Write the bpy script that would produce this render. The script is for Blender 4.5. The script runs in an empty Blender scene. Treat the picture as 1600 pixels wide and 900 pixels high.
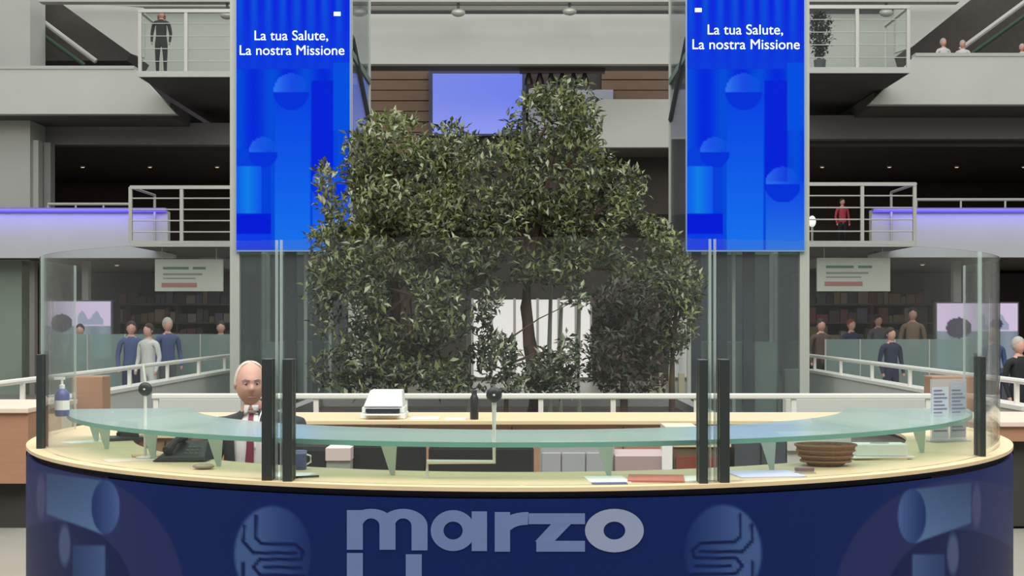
import bpy, bmesh, math, random
import numpy as np
from mathutils import Vector, Matrix, noise
from mathutils.bvhtree import BVHTree
random.seed(7); np.random.seed(7)
SC = bpy.context.scene
C = SC.collection
# ------------------------------------------------------------------ camera, sky, lights, exposure
F = 2130.0; CX = 812.0; CY = 500.0; EYE = 1.7
cam = bpy.data.cameras.new('camera'); camo = bpy.data.objects.new('camera', cam); C.objects.link(camo)
camo.location = (0, 0, EYE); camo.rotation_euler = (math.radians(90), 0, 0)
cam.sensor_width = 36; cam.lens = 36*F/1600
cam.shift_x = -(CX-800)/1600; cam.shift_y = (CY-450)/1600
cam.clip_end = 200
SC.camera = camo
w = bpy.data.worlds.new('sky'); SC.world = w; w.use_nodes = True
bg = w.node_tree.nodes['Background']
bg.inputs[0].default_value = (1.0, 1.0, 0.97, 1); bg.inputs[1].default_value = 1.15
SC.view_settings.view_transform = 'Standard'; SC.view_settings.look = 'None'
SC.view_settings.gamma = 1; SC.view_settings.use_curve_mapping = False
SC.view_settings.exposure = 0.0
def area(name, loc, rot, sx, sy, power, col):
    l = bpy.data.lights.new(name, 'AREA'); l.shape = 'RECTANGLE'; l.size = sx; l.size_y = sy
    l.energy = power; l.color = col
    o = bpy.data.objects.new(name, l); o.location = loc; o.rotation_euler = rot; C.objects.link(o)
    return o
# daylight through the glazed roof, front bays (light comes down and forward onto the galleries)
area('roof_daylight', (0, 3, 11.6), (math.radians(38), 0, 0), 20, 9, 2600, (1, 0.98, 0.94))
area('roof_daylight', (0, 20, 11.8), (0, 0, 0), 14, 12, 700, (0.95, 1, 0.97))

# ------------------------------------------------------------------ helpers
def P(x, y, d):  # image measurement plus real distance -> point
    return Vector(((x-CX)/F*d, d, EYE+(CY-y)/F*d))
def X(x, d): return (x-CX)/F*d
def Z(y, d): return EYE+(CY-y)/F*d
def lin(c):
    return tuple(((v/255)/12.92 if v/255 <= 0.04045 else ((v/255+0.055)/1.055)**2.4) for v in c)
MATS = {}
def mat(name, rgb, rough=0.6, metal=0.0, noise=0.0, scale=8.0, spec=0.5, emit=0, bump=0.0, stretch=None, coat=0):
    if name in MATS: return MATS[name]
    m = bpy.data.materials.new(name); m.use_nodes = True; MATS[name] = m
    nt = m.node_tree; b = nt.nodes['Principled BSDF']
    c = lin(rgb)
    b.inputs['Base Color'].default_value = (*c, 1); b.inputs['Roughness'].default_value = rough
    b.inputs['Metallic'].default_value = metal; b.inputs['Specular IOR Level'].default_value = spec
    if coat: b.inputs['Coat Weight'].default_value = coat
    tc = nt.nodes.new('ShaderNodeTexCoord'); mp = nt.nodes.new('ShaderNodeMapping')
    nt.links.new(tc.outputs['Object'], mp.inputs['Vector'])
    if stretch: mp.inputs['Scale'].default_value = stretch
    n = nt.nodes.new('ShaderNodeTexNoise'); n.inputs['Scale'].default_value = scale; n.inputs['Detail'].default_value = 4
    nt.links.new(mp.outputs[0], n.inputs['Vector'])
    if noise:
        r = nt.nodes.new('ShaderNodeMix'); r.data_type = 'RGBA'
        r.inputs[6].default_value = (*[v*(1-noise) for v in c], 1); r.inputs[7].default_value = (*[min(1, v*(1+noise)) for v in c], 1)
        nt.links.new(n.outputs['Fac'], r.inputs[0]); nt.links.new(r.outputs[2], b.inputs['Base Color'])
    if bump:
        bp = nt.nodes.new('ShaderNodeBump'); bp.inputs['Strength'].default_value = bump; bp.inputs['Distance'].default_value = 0.01
        nt.links.new(n.outputs['Fac'], bp.inputs['Height']); nt.links.new(bp.outputs[0], b.inputs['Normal'])
    if emit:
        b.inputs['Emission Color'].default_value = (*c, 1); b.inputs['Emission Strength'].default_value = emit
    return m
def glass(name, tint, alpha, rough=0.02, refl=0.9, body=None):
    """thin architectural glass: tinted see-through sheet with a Fresnel mirror coat"""
    if name in MATS: return MATS[name]
    m = bpy.data.materials.new(name); m.use_nodes = True; MATS[name] = m
    nt = m.node_tree; nt.nodes.clear()
    out = nt.nodes.new('ShaderNodeOutputMaterial'); tr = nt.nodes.new('ShaderNodeBsdfTransparent')
    tr.inputs[0].default_value = (*tint, 1)
    df = nt.nodes.new('ShaderNodeBsdfDiffuse'); df.inputs[0].default_value = (*(body or tint), 1)
    gl = nt.nodes.new('ShaderNodeBsdfGlossy'); gl.inputs['Roughness'].default_value = rough
    gl.inputs[0].default_value = (refl, refl, refl, 1)
    m1 = nt.nodes.new('ShaderNodeMixShader'); m1.inputs[0].default_value = alpha
    nt.links.new(tr.outputs[0], m1.inputs[1]); nt.links.new(df.outputs[0], m1.inputs[2])
    lw = nt.nodes.new('ShaderNodeLayerWeight'); lw.inputs[0].default_value = 0.5
    pw = nt.nodes.new('ShaderNodeMath'); pw.operation = 'POWER'; pw.inputs[1].default_value = 5; nt.links.new(lw.outputs['Facing'], pw.inputs[0])
    fr = nt.nodes.new('ShaderNodeMath'); fr.operation = 'MULTIPLY_ADD'; fr.inputs[1].default_value = 0.8; fr.inputs[2].default_value = 0.018
    nt.links.new(pw.outputs[0], fr.inputs[0])
    m2 = nt.nodes.new('ShaderNodeMixShader')
    nt.links.new(fr.outputs[0], m2.inputs[0]); nt.links.new(m1.outputs[0], m2.inputs[1]); nt.links.new(gl.outputs[0], m2.inputs[2])
    nt.links.new(m2.outputs[0], out.inputs[0])
    return m
def vcol(name, rough=0.4, emit=0.0, spec=0.4):
    """flat print or screen picture kept in the mesh's colour attribute 'pic'"""
    if name in MATS: return MATS[name]
    m = bpy.data.materials.new(name); m.use_nodes = True; MATS[name] = m
    nt = m.node_tree; b = nt.nodes['Principled BSDF']
    a = nt.nodes.new('ShaderNodeVertexColor'); a.layer_name = 'pic'
    if emit:
        b.inputs['Base Color'].default_value = (0.002, 0.002, 0.002, 1)
        nt.links.new(a.outputs[0], b.inputs['Emission Color']); b.inputs['Emission Strength'].default_value = emit
    else: nt.links.new(a.outputs[0], b.inputs['Base Color'])
    b.inputs['Roughness'].default_value = rough; b.inputs['Specular IOR Level'].default_value = spec
    return m
class MB:
    def __init__(s): s.v = []; s.f = []; s.mi = []; s.cur = 0
    def add(s, vs, fs):
        o = len(s.v); s.v += [tuple(v) for v in vs]
        for f in fs: s.f.append(tuple(i+o for i in f)); s.mi.append(s.cur)
        return s
    def box(s, a, b, rz=0, piv=None):
        x0, y0, z0 = a; x1, y1, z1 = b
        vs = [Vector(p) for p in ((x0,y0,z0),(x1,y0,z0),(x1,y1,z0),(x0,y1,z0),(x0,y0,z1),(x1,y0,z1),(x1,y1,z1),(x0,y1,z1))]
        if rz:
            pv = Vector(piv) if piv else sum(vs, Vector())/8
            R = Matrix.Rotation(rz, 3, 'Z'); vs = [R@(v-pv)+pv for v in vs]
        return s.add(vs, [(0,3,2,1),(4,5,6,7),(0,1,5,4),(1,2,6,5),(2,3,7,6),(3,0,4,7)])
    def tube(s, pts, r, n=8, cap=True):
        pts = [Vector(p) for p in pts]; rs = r if isinstance(r, (list, tuple)) else [r]*len(pts)
        rings = []
        for i, p in enumerate(pts):
            t = (pts[min(i+1, len(pts)-1)]-pts[max(i-1, 0)]).normalized()
            u = t.cross(Vector((0, 0, 1)))
            if u.length < 0.05: u = t.cross(Vector((0, 1, 0)))
            u.normalize(); v = t.cross(u).normalized()
            rings.append([p+(u*math.cos(2*math.pi*k/n)+v*math.sin(2*math.pi*k/n))*rs[i] for k in range(n)])
        vs = [q for r_ in rings for q in r_]; fs = []
        for i in range(len(pts)-1):
            for k in range(n): fs.append((i*n+k, i*n+(k+1) % n, (i+1)*n+(k+1) % n, (i+1)*n+k))
        if cap: fs.append(tuple(range(n-1, -1, -1))); fs.append(tuple((len(pts)-1)*n+k for k in range(n)))
        return s.add(vs, fs)
    def lathe(s, c, prof, n=20, sx=1, sy=1):
        c = Vector(c); vs = []; fs = []
        for r, z in prof:
            for k in range(n): a = 2*math.pi*k/n; vs.append(c+Vector((r*sx*math.cos(a), r*sy*math.sin(a), z)))
        for i in range(len(prof)-1):
            for k in range(n): fs.append((i*n+k, i*n+(k+1) % n, (i+1)*n+(k+1) % n, (i+1)*n+k))
        fs.append(tuple(range(n-1, -1, -1))); fs.append(tuple((len(prof)-1)*n+k for k in range(n)))
        return s.add(vs, fs)
    def ball(s, c, rx, ry=None, rz=None, n=14, m=9):
        ry = ry or rx; rz = rz or rx
        return s.lathe(c, [(max(1e-4, rx*math.sin(math.pi*i/m)), -rz*math.cos(math.pi*i/m)) for i in range(m+1)], n, 1, ry/rx)
    def prism(s, poly, y0, y1):  # poly in (x,z), extruded along depth
        n = len(poly); vs = [(x, y0, z) for x, z in poly]+[(x, y1, z) for x, z in poly]
        fs = [tuple(range(n)), tuple(range(2*n-1, n-1, -1))]+[(i, i+n, (i+1) % n+n, (i+1) % n) for i in range(n)]
        return s.add(vs, fs)
    def arc(s, cx, cy, r0, r1, z0, z1, a0, a1, n=48, closed=False):  # ring sector; a=0 looks at the camera (-Y)
        vs = []; fs = []
        for i in range(n+1):
            a = a0+(a1-a0)*i/n; sx, sy = math.sin(a), -math.cos(a)
            for r, z in ((r0, z0), (r1, z0), (r1, z1), (r0, z1)): vs.append((cx+r*sx, cy+r*sy, z))
        for i in range(n):
            for k in range(4): fs.append((i*4+k, i*4+(k+1) % 4, (i+1)*4+(k+1) % 4, (i+1)*4+k))
        fs += [(3, 2, 1, 0), tuple(n*4+k for k in range(4))]
        return s.add(vs, fs)
    def build(s, name, m, parent=None, smooth=False, bevel=0, **kw):
        me = bpy.data.meshes.new(name); me.from_pydata(s.v, [], s.f); me.update()
        for mm in (m if isinstance(m, (list, tuple)) else [m]): me.materials.append(mm)
        if any(s.mi): me.polygons.foreach_set('material_index', s.mi)
        bm = bmesh.new(); bm.from_mesh(me); bmesh.ops.recalc_face_normals(bm, faces=bm.faces); bm.to_mesh(me); bm.free()
        o = bpy.data.objects.new(name, me); C.objects.link(o)
        if parent:
            o.parent = parent; o.matrix_parent_inverse = Matrix.Translation(-parent_loc(parent))
        if smooth:
            me.polygons.foreach_set('use_smooth', [True]*len(me.polygons))
            try: me.set_sharp_from_angle(angle=math.radians(40))
            except Exception: pass
        if bevel:
            bv = o.modifiers.new('bevel', 'BEVEL'); bv.width = bevel; bv.segments = 2; bv.limit_method = 'ANGLE'
        for k, v in kw.items(): o[k] = v
        return o
def parent_loc(p):
    return Vector((0, 0, 0)) if p.parent else Vector(p.location)
def tag(o, label, cat, group=None, kind=None):
    o['label'] = label; o['category'] = cat
    if group: o['group'] = group
    if kind: o['kind'] = kind
    return o
def thing(name, label, cat, loc=(0, 0, 0), group=None):
    o = bpy.data.objects.new(name, None); C.objects.link(o); o.location = loc; o.empty_display_size = 0.1
    return tag(o, label, cat, group)
def struct(name, mb, m, label=None, parent=None, **k):
    o = mb.build(name, m, parent, **k)
    if not parent:
        o['kind'] = 'structure'
    if label: o['label'] = label
    return o
def new_mesh_obj(name, vs, fs, cols, m, parent=None):
    me = bpy.data.meshes.new(name); me.from_pydata(vs, [], fs); me.update()
    ca = me.color_attributes.new('pic', 'FLOAT_COLOR', 'POINT')
    ca.data.foreach_set('color', np.concatenate([cols, np.ones((len(cols), 1))], 1).astype(np.float32).ravel())
    me.materials.append(m); o = bpy.data.objects.new(name, me); C.objects.link(o)
    if parent: o.parent = parent; o.matrix_parent_inverse = Matrix.Translation(-parent_loc(parent))
    return o
def ycopy(o, **k):
    c = o.copy(); C.objects.link(c)
    for a, b in k.items(): c[a] = b
    return c
def text_mesh(name, txt, size, m, parent, loc, offset=0.0, align='CENTER'):
    """flat lettering; every letter becomes a mesh of its own"""
    cu = bpy.data.curves.new(name, 'FONT'); cu.body = txt; cu.size = size; cu.align_x = align; cu.offset = offset; cu.extrude = 0.002
    t = bpy.data.objects.new(name, cu); C.objects.link(t)
    bpy.context.view_layer.update()
    me = bpy.data.meshes.new_from_object(t.evaluated_get(bpy.context.evaluated_depsgraph_get()))
    bpy.data.objects.remove(t)
    V = [v.co.copy() for v in me.vertices]; par = list(range(len(V)))
    def find(a):
        while par[a] != a: par[a] = par[par[a]]; a = par[a]
        return a
    for p in me.polygons:
        for a in p.vertices[1:]: par[find(a)] = find(p.vertices[0])
    isl = {}
    for k in range(len(V)): isl.setdefault(find(k), []).append(k)
    rng = sorted([[min(V[k].x for k in q), max(V[k].x for k in q), set(q)] for q in isl.values()], key=lambda e: e[0])
    out = []
    for e in rng:
        if out and e[0] < out[-1][1]-0.25*min(e[1]-e[0], out[-1][1]-out[-1][0]): out[-1][1] = max(out[-1][1], e[1]); out[-1][2] |= e[2]
        else: out.append(e)
    R = Matrix.Translation(loc)@Matrix.Rotation(math.radians(90), 4, 'X')
    for e in out:
        ids = sorted(e[2]); mp = {a: b for b, a in enumerate(ids)}
        MB().add([R@V[a] for a in ids], [tuple(mp[a] for a in p.vertices) for p in me.polygons if p.vertices[0] in e[2]]).build('letter', m, parent)
    bpy.data.meshes.remove(me)

# materials
WHITE = mat('painted_white', (196, 198, 192), 0.6, noise=0.06, scale=1.2)
PALE = mat('painted_pale_grey', (186, 187, 182), 0.6, noise=0.06, scale=1.5)
CONC = mat('grey_render', (150, 150, 147), 0.75, noise=0.08, scale=1.0)
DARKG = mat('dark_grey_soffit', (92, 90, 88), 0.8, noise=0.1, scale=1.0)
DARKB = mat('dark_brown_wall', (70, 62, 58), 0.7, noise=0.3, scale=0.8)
DARKV = mat('dark_shop_wall', (58, 54, 60), 0.6, noise=0.35, scale=1.3)
FLOORM = mat('stone_floor', (150, 148, 138), 0.35, noise=0.15, scale=2.0)
WOODL = mat('pale_maple', (222, 198, 158), 0.42, noise=0.14, scale=3, stretch=(1, 12, 12))
WOODB = mat('brown_veneer', (160, 120, 94), 0.5, noise=0.16, scale=3, stretch=(1, 1, 10))
WOODW = mat('brown_wall_boards', (122, 98, 80), 0.6, noise=0.2, scale=3, stretch=(1, 1, 10))
STEEL = mat('pale_steel', (190, 190, 184), 0.4, metal=0.3, noise=0.03)
RAILW = mat('white_rail_paint', (222, 220, 212), 0.4, noise=0.03)
BLACK = mat('black_plastic', (24, 24, 26), 0.45, noise=0.1)
POSTM = mat('dark_post_metal', (52, 58, 58), 0.4, metal=0.2, noise=0.1)
PAPER = mat('white_paper', (238, 236, 232), 0.7, noise=0.02)
NAVY = mat('navy_laminate', (22, 40, 96), 0.45, noise=0.05)
GREYM = mat('light_grey_laminate', (165, 165, 168), 0.5, noise=0.04)
CHAIR = mat('black_chair_fabric', (24, 27, 27), 0.9, noise=0.2, scale=80)
# ------------------------------------------------------------------ large structure
b = MB().box((-16, -8, -0.1), (16, 44, 0)); struct('floor', b, FLOORM, 'grey stone floor of the atrium hall')
struct('wall_left', MB().box((-16.2, -8, 0), (-16, 44, 12)), CONC)
struct('wall_right', MB().box((16, -8, 0), (16.2, 44, 12)), CONC)
struct('wall_front', MB().box((-16, -8.2, 0), (16, -8, 12)), CONC)
struct('wall_back', MB().box((-16, 42.5, 0), (16, 42.7, 12)), DARKV)

def side(sg):
    """galleries left (sg=-1) and right (sg=+1); the measurements differ a little"""
    L = sg < 0
    # upper parapet with its raked end
    d = 30.0
    if L: poly = [(-60, 108), (210, 108), (275, 178), (-60, 178)]; face = [(-60, 98)]
    else: poly = [(1700, 88), (1430, 88), (1358, 163), (1700, 163)]
    pts = [(X(x, d), Z(y, d)) for x, y in poly]
    struct('trim_%d' % (1 if L else 2), MB().prism(pts, d, d+0.25), WHITE, 'white upper gallery parapet with raked end, %s of the atrium' % ('left' if L else 'right'))
    y0 = Z(178 if L else 163, d)
    xa, xb = (-16, X(262, d)) if L else (X(1370, d), 16)
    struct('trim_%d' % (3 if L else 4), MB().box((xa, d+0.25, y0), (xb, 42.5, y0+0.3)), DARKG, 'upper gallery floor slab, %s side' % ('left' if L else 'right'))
    cap = MB().box((xa if L else X(1430, d), d-0.03, pts[0][1]), (X(210, d) if L else xb, d+0.28, pts[0][1]+0.07))
    struct('trim_%d' % (5 if L else 6), cap, PALE)
    # cross beam below
    xa, xb = (X(48, 32), X(372, 32)) if L else (X(1250, 32), 16)
    struct('trim_%d' % (7 if L else 8), MB().box((xa, 32, Z(226 if L else 217, 32)), (xb, 32.4, Z(192 if L else 180, 32))), mat('beam_grey', (128, 126, 124), 0.7, noise=0.05), 'grey cross beam under the upper gallery')
    # soffit of the lower gallery room
    xa, xb = (-16, X(400, 34)) if L else (X(1235, 34), 16)
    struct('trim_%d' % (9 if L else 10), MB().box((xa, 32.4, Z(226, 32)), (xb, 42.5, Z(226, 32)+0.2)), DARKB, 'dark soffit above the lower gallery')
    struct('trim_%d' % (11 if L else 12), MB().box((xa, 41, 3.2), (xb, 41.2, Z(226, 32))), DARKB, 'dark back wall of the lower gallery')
    # lower parapet with raked end
    if L: poly = [(-60, 330), (262, 330), (262, 378), (200, 378), (272, 398), (272, 403), (-60, 403)]
    else: poly = [(1700, 328), (1362, 328), (1362, 378), (1425, 380), (1360, 398), (1360, 402), (1700, 402)]
    pts = [(X(x, d), Z(y, d)) for x, y in poly]
    struct('trim_%d' % (13 if L else 14), MB().prism(pts, d, d+0.22), WHITE, 'white lower gallery parapet washed by violet light, %s side' % ('left' if L else 'right'))
    zb = pts[-1][1]
    xa, xb = (-16, X(260, d)) if L else (X(1370, d), 16)
    struct('trim_%d' % (15 if L else 16), MB().box((xa, d+0.22, zb), (xb, 42.5, zb+0.25)), DARKG)
    # violet wash strip on top of the parapet
    zt = Z(329, d)
    x0, x1 = (X(-60, d), X(262, d)) if L else (X(1362, d), X(1700, d))
    t = thing('light_strip', 'violet light strip along the lower %s gallery parapet' % ('left' if L else 'right'), 'light strip', ((x0+x1)/2, d-0.1, zt))
    MB().box((x0, d-0.16, zt-0.015), (x1, d, zt+0.05)).build('housing', mat('strip_housing', (120, 118, 130), 0.5), t)
    MB().box((x0, d-0.13, zt-0.035), (x1, d-0.04, zt-0.016)).build('diffuser', mat('violet_diffuser', (96, 80, 255), 0.5, emit=1.2), t)
    a = area('strip_glow', ((x0+x1)/2, d-0.25, zt+0.02), (math.radians(25), 0, 0), abs(x1-x0), 0.06, 13, (0.22, 0.17, 1)); a.parent = t; a.matrix_parent_inverse = Matrix.Translation(-Vector(t.location))
    # thin guard rail above the parapet
    r = MB(); zr = Z(319 if L else 312, 30.4)
    x0, x1 = (X(75, 30.4), X(205, 30.4)) if L else (X(1432, 30.4), X(1640, 30.4))
    t = thing('guard_rail', 'thin grey guard rail above the lower %s parapet' % ('left' if L else 'right'), 'railing', (x0, 30.4, zt-0.5))
    r.tube([(x0, 30.4, zr), (x1, 30.4, zr)], 0.035).build('rail', STEEL, t)
    for k in range(4): MB().tube([(x0+(x1-x0)*k/3, 30.4, Z(403, 30)+0.24), (x0+(x1-x0)*k/3, 30.4, zr)], 0.025).build('post', STEEL, t)
    # projecting balconies with steel railings (upper and lower)
    d2 = 28.0
    for lvl in (0, 1):
        if L: xs = (203, 372) if lvl == 0 else (216, 372)
        else: xs = (1432, 1252) if lvl == 0 else (1422, 1252)
        ye = 378 if lvl == 0 else (113 if L else 107)
        z0 = Z(ye, d2); x0, x1 = sorted((X(xs[0], d2), X(xs[1], d2)))
        word = ('lower' if lvl == 0 else 'upper')+' '+('left' if L else 'right')
        n = 17+(0 if L else 2)+lvl
        dd = 7 if lvl else 5
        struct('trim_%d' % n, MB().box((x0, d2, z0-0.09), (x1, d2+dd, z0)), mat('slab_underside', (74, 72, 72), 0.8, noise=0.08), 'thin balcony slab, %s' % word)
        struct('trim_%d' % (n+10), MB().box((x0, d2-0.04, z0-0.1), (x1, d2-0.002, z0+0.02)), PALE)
        t = thing('balcony_railing', 'steel balcony railing with horizontal bars on the %s balcony' % word, 'railing', ((x0+x1)/2, d2+0.05, z0))
        top = Z((292 if L else 287) if lvl == 0 else (16 if L else 10), d2)
        posts = ([203, 283, 368] if L else [1256, 1348, 1430]) if lvl == 0 else ([218, 290, 368] if L else [1256, 1340, 1420])
        for px in posts:
            MB().box((X(px, d2)-0.035, d2+0.02, z0), (X(px, d2)+0.035, d2+0.08, top)).build('post', STEEL, t)
        MB().box((x0, d2+0.01, top-0.04), (x1, d2+0.1, top+0.03)).build('top_rail', STEEL, t)
        nb = 4
        for k in range(nb):
            zz = z0+(top-z0)*(k+0.9)/(nb+0.9)
            MB().tube([(x0, d2+0.05, zz), (x1, d2+0.05, zz)], 0.016 if lvl == 0 else 0.01, 6).build('bar', STEEL, t)
        # return rail at the outer end
        xo = x0 if L else x1
        MB().tube([(xo, d2+0.05, top), (xo, d2+1.9, top)], 0.03, 6).build('return_rail', STEEL, t)
        MB().tube([(xo, d2+1.9, z0), (xo, d2+1.9, top)], 0.03, 6).build('post', STEEL, t)
        if lvl == 1:
            MB().box((x0, d2+0.09, z0+0.02), (x1, d2+0.1, top-0.05)).build('glass_infill', glass('rail_glass', (0.95, 0.98, 0.96), 0.005, 0.02, 0.5), t)
    # pale wall at the back of the upper walkway
    xa, xb = (X(100, 36), X(380, 36)) if L else (X(1240, 36), X(1420, 36))
    yb, yt = Z(125, 36), Z(20 if L else 22, 36)
    struct('trim_%d' % (31 if L else 32), MB().box((xa, 36, yb), (xb, 36.2, yt)), WHITE, 'pale wall behind the upper %s walkway' % ('left' if L else 'right'))
    struct('trim_%d' % (33 if L else 34), MB().box((xa, 35.7, Z(10, 35.7)), (xb, 36, Z(1, 35.7))), PALE)
    # stair flight: pale sloped stringer with dark underside
    ds = 31.5
    if L:
        st = [(95, 5), (122, 5), (222, 84), (205, 84)]; un = [(52, -20), (96, -2), (207, 84), (200, 96), (50, 96)]
        rl = [(30, 6), (150, 96)]
        wl = [(122, 12), (222, 12), (222, 84)]
    else:
        st = [(1535, -15), (1480, -15), (1405, 60), (1424, 74)]; un = [(1640, -60), (1530, -15), (1424, 72), (1430, 92), (1640, 92)]
        rl = [(1640, -25), (1500, 78)]
        wl = [(1400, 10), (1480, -15), (1405, 60)]
    t = thing('staircase', 'pale flight of stairs with dark underside rising on the upper %s' % ('left' if L else 'right'), 'staircase', (X(st[0][0], ds), ds, Z(95, ds)))
    if L: st = [(95, 5), (122, 5), (224, 12), (224, 90), (205, 84)]
    else: st = [(1535, -15), (1400, -15), (1400, 82), (1424, 74)]
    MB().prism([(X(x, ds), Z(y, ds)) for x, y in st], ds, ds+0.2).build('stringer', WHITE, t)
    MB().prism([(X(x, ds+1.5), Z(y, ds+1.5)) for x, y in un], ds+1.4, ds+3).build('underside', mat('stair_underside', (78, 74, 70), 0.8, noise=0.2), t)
    a_, b_ = rl
    MB().tube([P(a_[0], a_[1], ds+0.6), P(b_[0], b_[1], ds+0.6)], 0.06).build('handrail', STEEL, t)
    MB().tube([P(a_[0], a_[1]+22, ds+0.6), P(b_[0]-(18 if L else -18), b_[1]+6, ds+0.6)], 0.05).build('stringer_bar', mat('green_bar', (50, 76, 60), 0.5), t)
    # concrete columns at the frame edge
    if L:
        struct('trim_41', MB().box((X(-60, 31), 31, 3.05), (X(47, 31), 32, 11)), PALE, 'broad grey column at the far left')
        struct('trim_42', MB().box((X(-60, 31), 31, 0), (X(34, 31), 32, 3.05)), mat('column_cladding', (150, 164, 152), 0.3, noise=0.2, scale=1), 'dark clad foot of the broad column')
        struct('trim_43', MB().box((X(50, 31.2), 31.2, Z(330, 30)), (X(60, 31.2), 31.5, Z(226, 32))), PALE)
        struct('trim_45', MB().box((X(68, 31.6), 31.6, Z(330, 30)), (X(79, 31.6), 31.9, Z(226, 32))), CONC)
side(-1); side(1)
for sg in (-1, 1):
    word = 'left' if sg < 0 else 'right'
    for nm, zc, yy, pw_ in (('gallery', Z(226, 32), 36.5, 13), ('hall', 3.0799, 33.5, 20)):  # lamps added to brighten the dark rooms; only the right gallery shows such dots
        if nm == 'hall': zc = Z(403 if sg < 0 else 402, 30)
        for k, xx in enumerate((6.2, 8.0, 9.8, 11.6)):
            if nm == 'gallery': lb = 'tiny round lamp added to brighten the lower %s gallery' % word
            else: lb = 'tiny round lamp added to brighten the %s ground floor hall' % word
            t = thing('fill_downlight', lb, 'ceiling light', (sg*(xx+1.9), yy, zc), 'added round lamps in the %s %s' % (word, nm))
            MB().lathe((sg*(xx+1.9), yy, zc-0.03), [(0.06, 0), (0.07, 0.03)], 12).build('ring', STEEL, t)
            MB().lathe((sg*(xx+1.9), yy, zc-0.035), [(0.045, 0), (0.045, 0.004)], 12).build('diffuser', mat('fill_diffuser', (255, 224, 196), 0.5, emit=1.2), t)
            a = area('lamp', (sg*(xx+1.9), yy, zc-0.04), (0, 0, 0), 0.1, 0.1, pw_, (1, 0.8, 0.68)); a.parent = t; a.matrix_parent_inverse = Matrix.Translation(-Vector(t.location))

# centre: bridge, wood wall, video wall, lower parapet, dark wall, windows
d = 32
struct('trim_51', MB().box((X(560, d), d, Z(100, d)), (X(1050, d), d+0.25, Z(22, d))), WHITE, 'white parapet of the bridge across the atrium')
struct('trim_52', MB().box((X(560, d), d+0.25, Z(100, d)), (X(1050, d), d+0.9, Z(94, d))), DARKG)
struct('trim_53', MB().box((X(60, 30.5), 30.5, Z(-8, 30.5)), (X(1500, 30.5), 30.8, Z(4, 30.5)+0.02)), PALE)
struct('trim_54', MB().box((X(560, 31), 31, Z(14, 31)), (X(1050, 31), 31.15, Z(9, 31))), STEEL, 'grey cable duct under the roof beam')
wb = thing('wood_cladding', 'brown horizontal board cladding on the wall under the bridge', 'cladding', (0, 36, 6.5))
d = 36
zb, zt = Z(240, d), Z(92, d)
nbd = 9; bw = (zt-zb)/nbd
proto = None
for side_x in ((555, 673), (940, 1060)):
    for k in range(nbd):
        MB().box((X(side_x[0], d), d-0.03-0.01*(k % 2), zb+k*bw+0.012), (X(side_x[1], d), d+0.05, zb+(k+1)*bw-0.012)).build('board', WOODW, wb)
struct('trim_55', MB().box((X(540, 36.1), 36.1, 4.5), (X(1080, 36.1), 36.3, Z(85, 36.1))), DARKB, 'dark wall behind the boards')
t = thing('video_wall', 'large lavender blue video screen high behind the tree', 'screen', (X(745, 35.8), 35.8, Z(210, 35.8)))
MB().box((X(670, 35.8), 35.8, Z(212, 35.8)), (X(822, 35.8), 36.1, Z(111, 35.8))).build('frame', mat('screen_frame', (70, 72, 100), 0.5), t)
nx, ny = 24, 16; vs = []; cols = []
for j in range(ny+1):
    for i in range(nx+1):
        u, v = i/nx, j/ny; vs.append((X(676+140*u, 35.79), 35.79, Z(115+94*v, 35.79)))
        cols.append(np.array(lin((112-10*u+18*v, 130+12*v-8*u, 228+4*u))))
fs = [(j*(nx+1)+i, (j+1)*(nx+1)+i, (j+1)*(nx+1)+i+1, j*(nx+1)+i+1) for j in range(ny) for i in range(nx)]
new_mesh_obj('display', vs, fs, np.array(cols), vcol('screen_glow', 0.3, 1.0), t)
# second, pale projection panel to the right of it
t = thing('projection_panel', 'pale grey lavender panel partly hidden by the tree top', 'screen', (X(890, 35.7), 35.7, Z(215, 35.7)))
MB().box((X(826, 35.7), 35.7, Z(215, 35.7)), (X(958, 35.7), 36.1, Z(140, 35.7))).build('display', mat('pale_panel', (178, 182, 200), 0.5, noise=0.1, scale=2), t)
MB().box((X(822, 35.7), 35.68, Z(217, 35.7)), (X(962, 35.7), 35.75, Z(215, 35.7))).build('frame', STEEL, t)
# row of little dark spotlights under the bridge
g = None
for k in range(6):
    x = 826+k*17.5; dd = 32.6
    p = P(x, 122, dd)
    t = thing('spotlight', 'one of six small black spotlights in a row under the bridge', 'spotlight', (p.x, p.y, 7.6), 'row of black spotlights under the bridge')
    MB().tube([(p.x, p.y, 7.6), (p.x, p.y, p.z)], 0.015, 6).build('stem', BLACK, t)
    MB().lathe((p.x, p.y, p.z-0.16), [(0.11, 0), (0.1, 0.12), (0.05, 0.24), (0.03, 0.3)], 12).build('shade', BLACK, t, smooth=True)
t = thing('track', 'dark pink brown lighting track above the six black spotlights', 'lighting track', (X(870, 32.6), 32.6, 7.6))
MB().box((X(812, 32.6), 32.5, 7.6), (X(945, 32.6), 32.7, Z(100, 32))).build('channel', mat('track', (96, 70, 76), 0.6), t)
MB().box((X(812, 32.6), 32.48, 7.63), (X(945, 32.6), 32.5, 7.66)).build('groove', BLACK, t)
for i, (px, py) in enumerate(((716, 20), (890, 18), (355, 24), (1385, 20))):
    dd = 30.65; p = P(px, py, dd)
    t = thing('floodlight', ['small grey floodlight under the beam left of centre', 'small grey floodlight under the beam right of centre', 'small grey floodlight above the upper left walkway', 'small grey floodlight above the upper right walkway'][i], 'spotlight', p)
    MB().ball(p, 0.16, 0.12, 0.09).build('lamp_head', STEEL, t, smooth=True)
    MB().tube([p, p+Vector((0, 0, 0.32))], 0.03, 6).build('bracket', DARKG, t)
d = 34
struct('trim_56', MB().box((X(925, d), d, Z(230, d)), (X(1050, d), d+0.2, Z(155, d))), WHITE, 'white middle parapet seen right of the tree crown')
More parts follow.
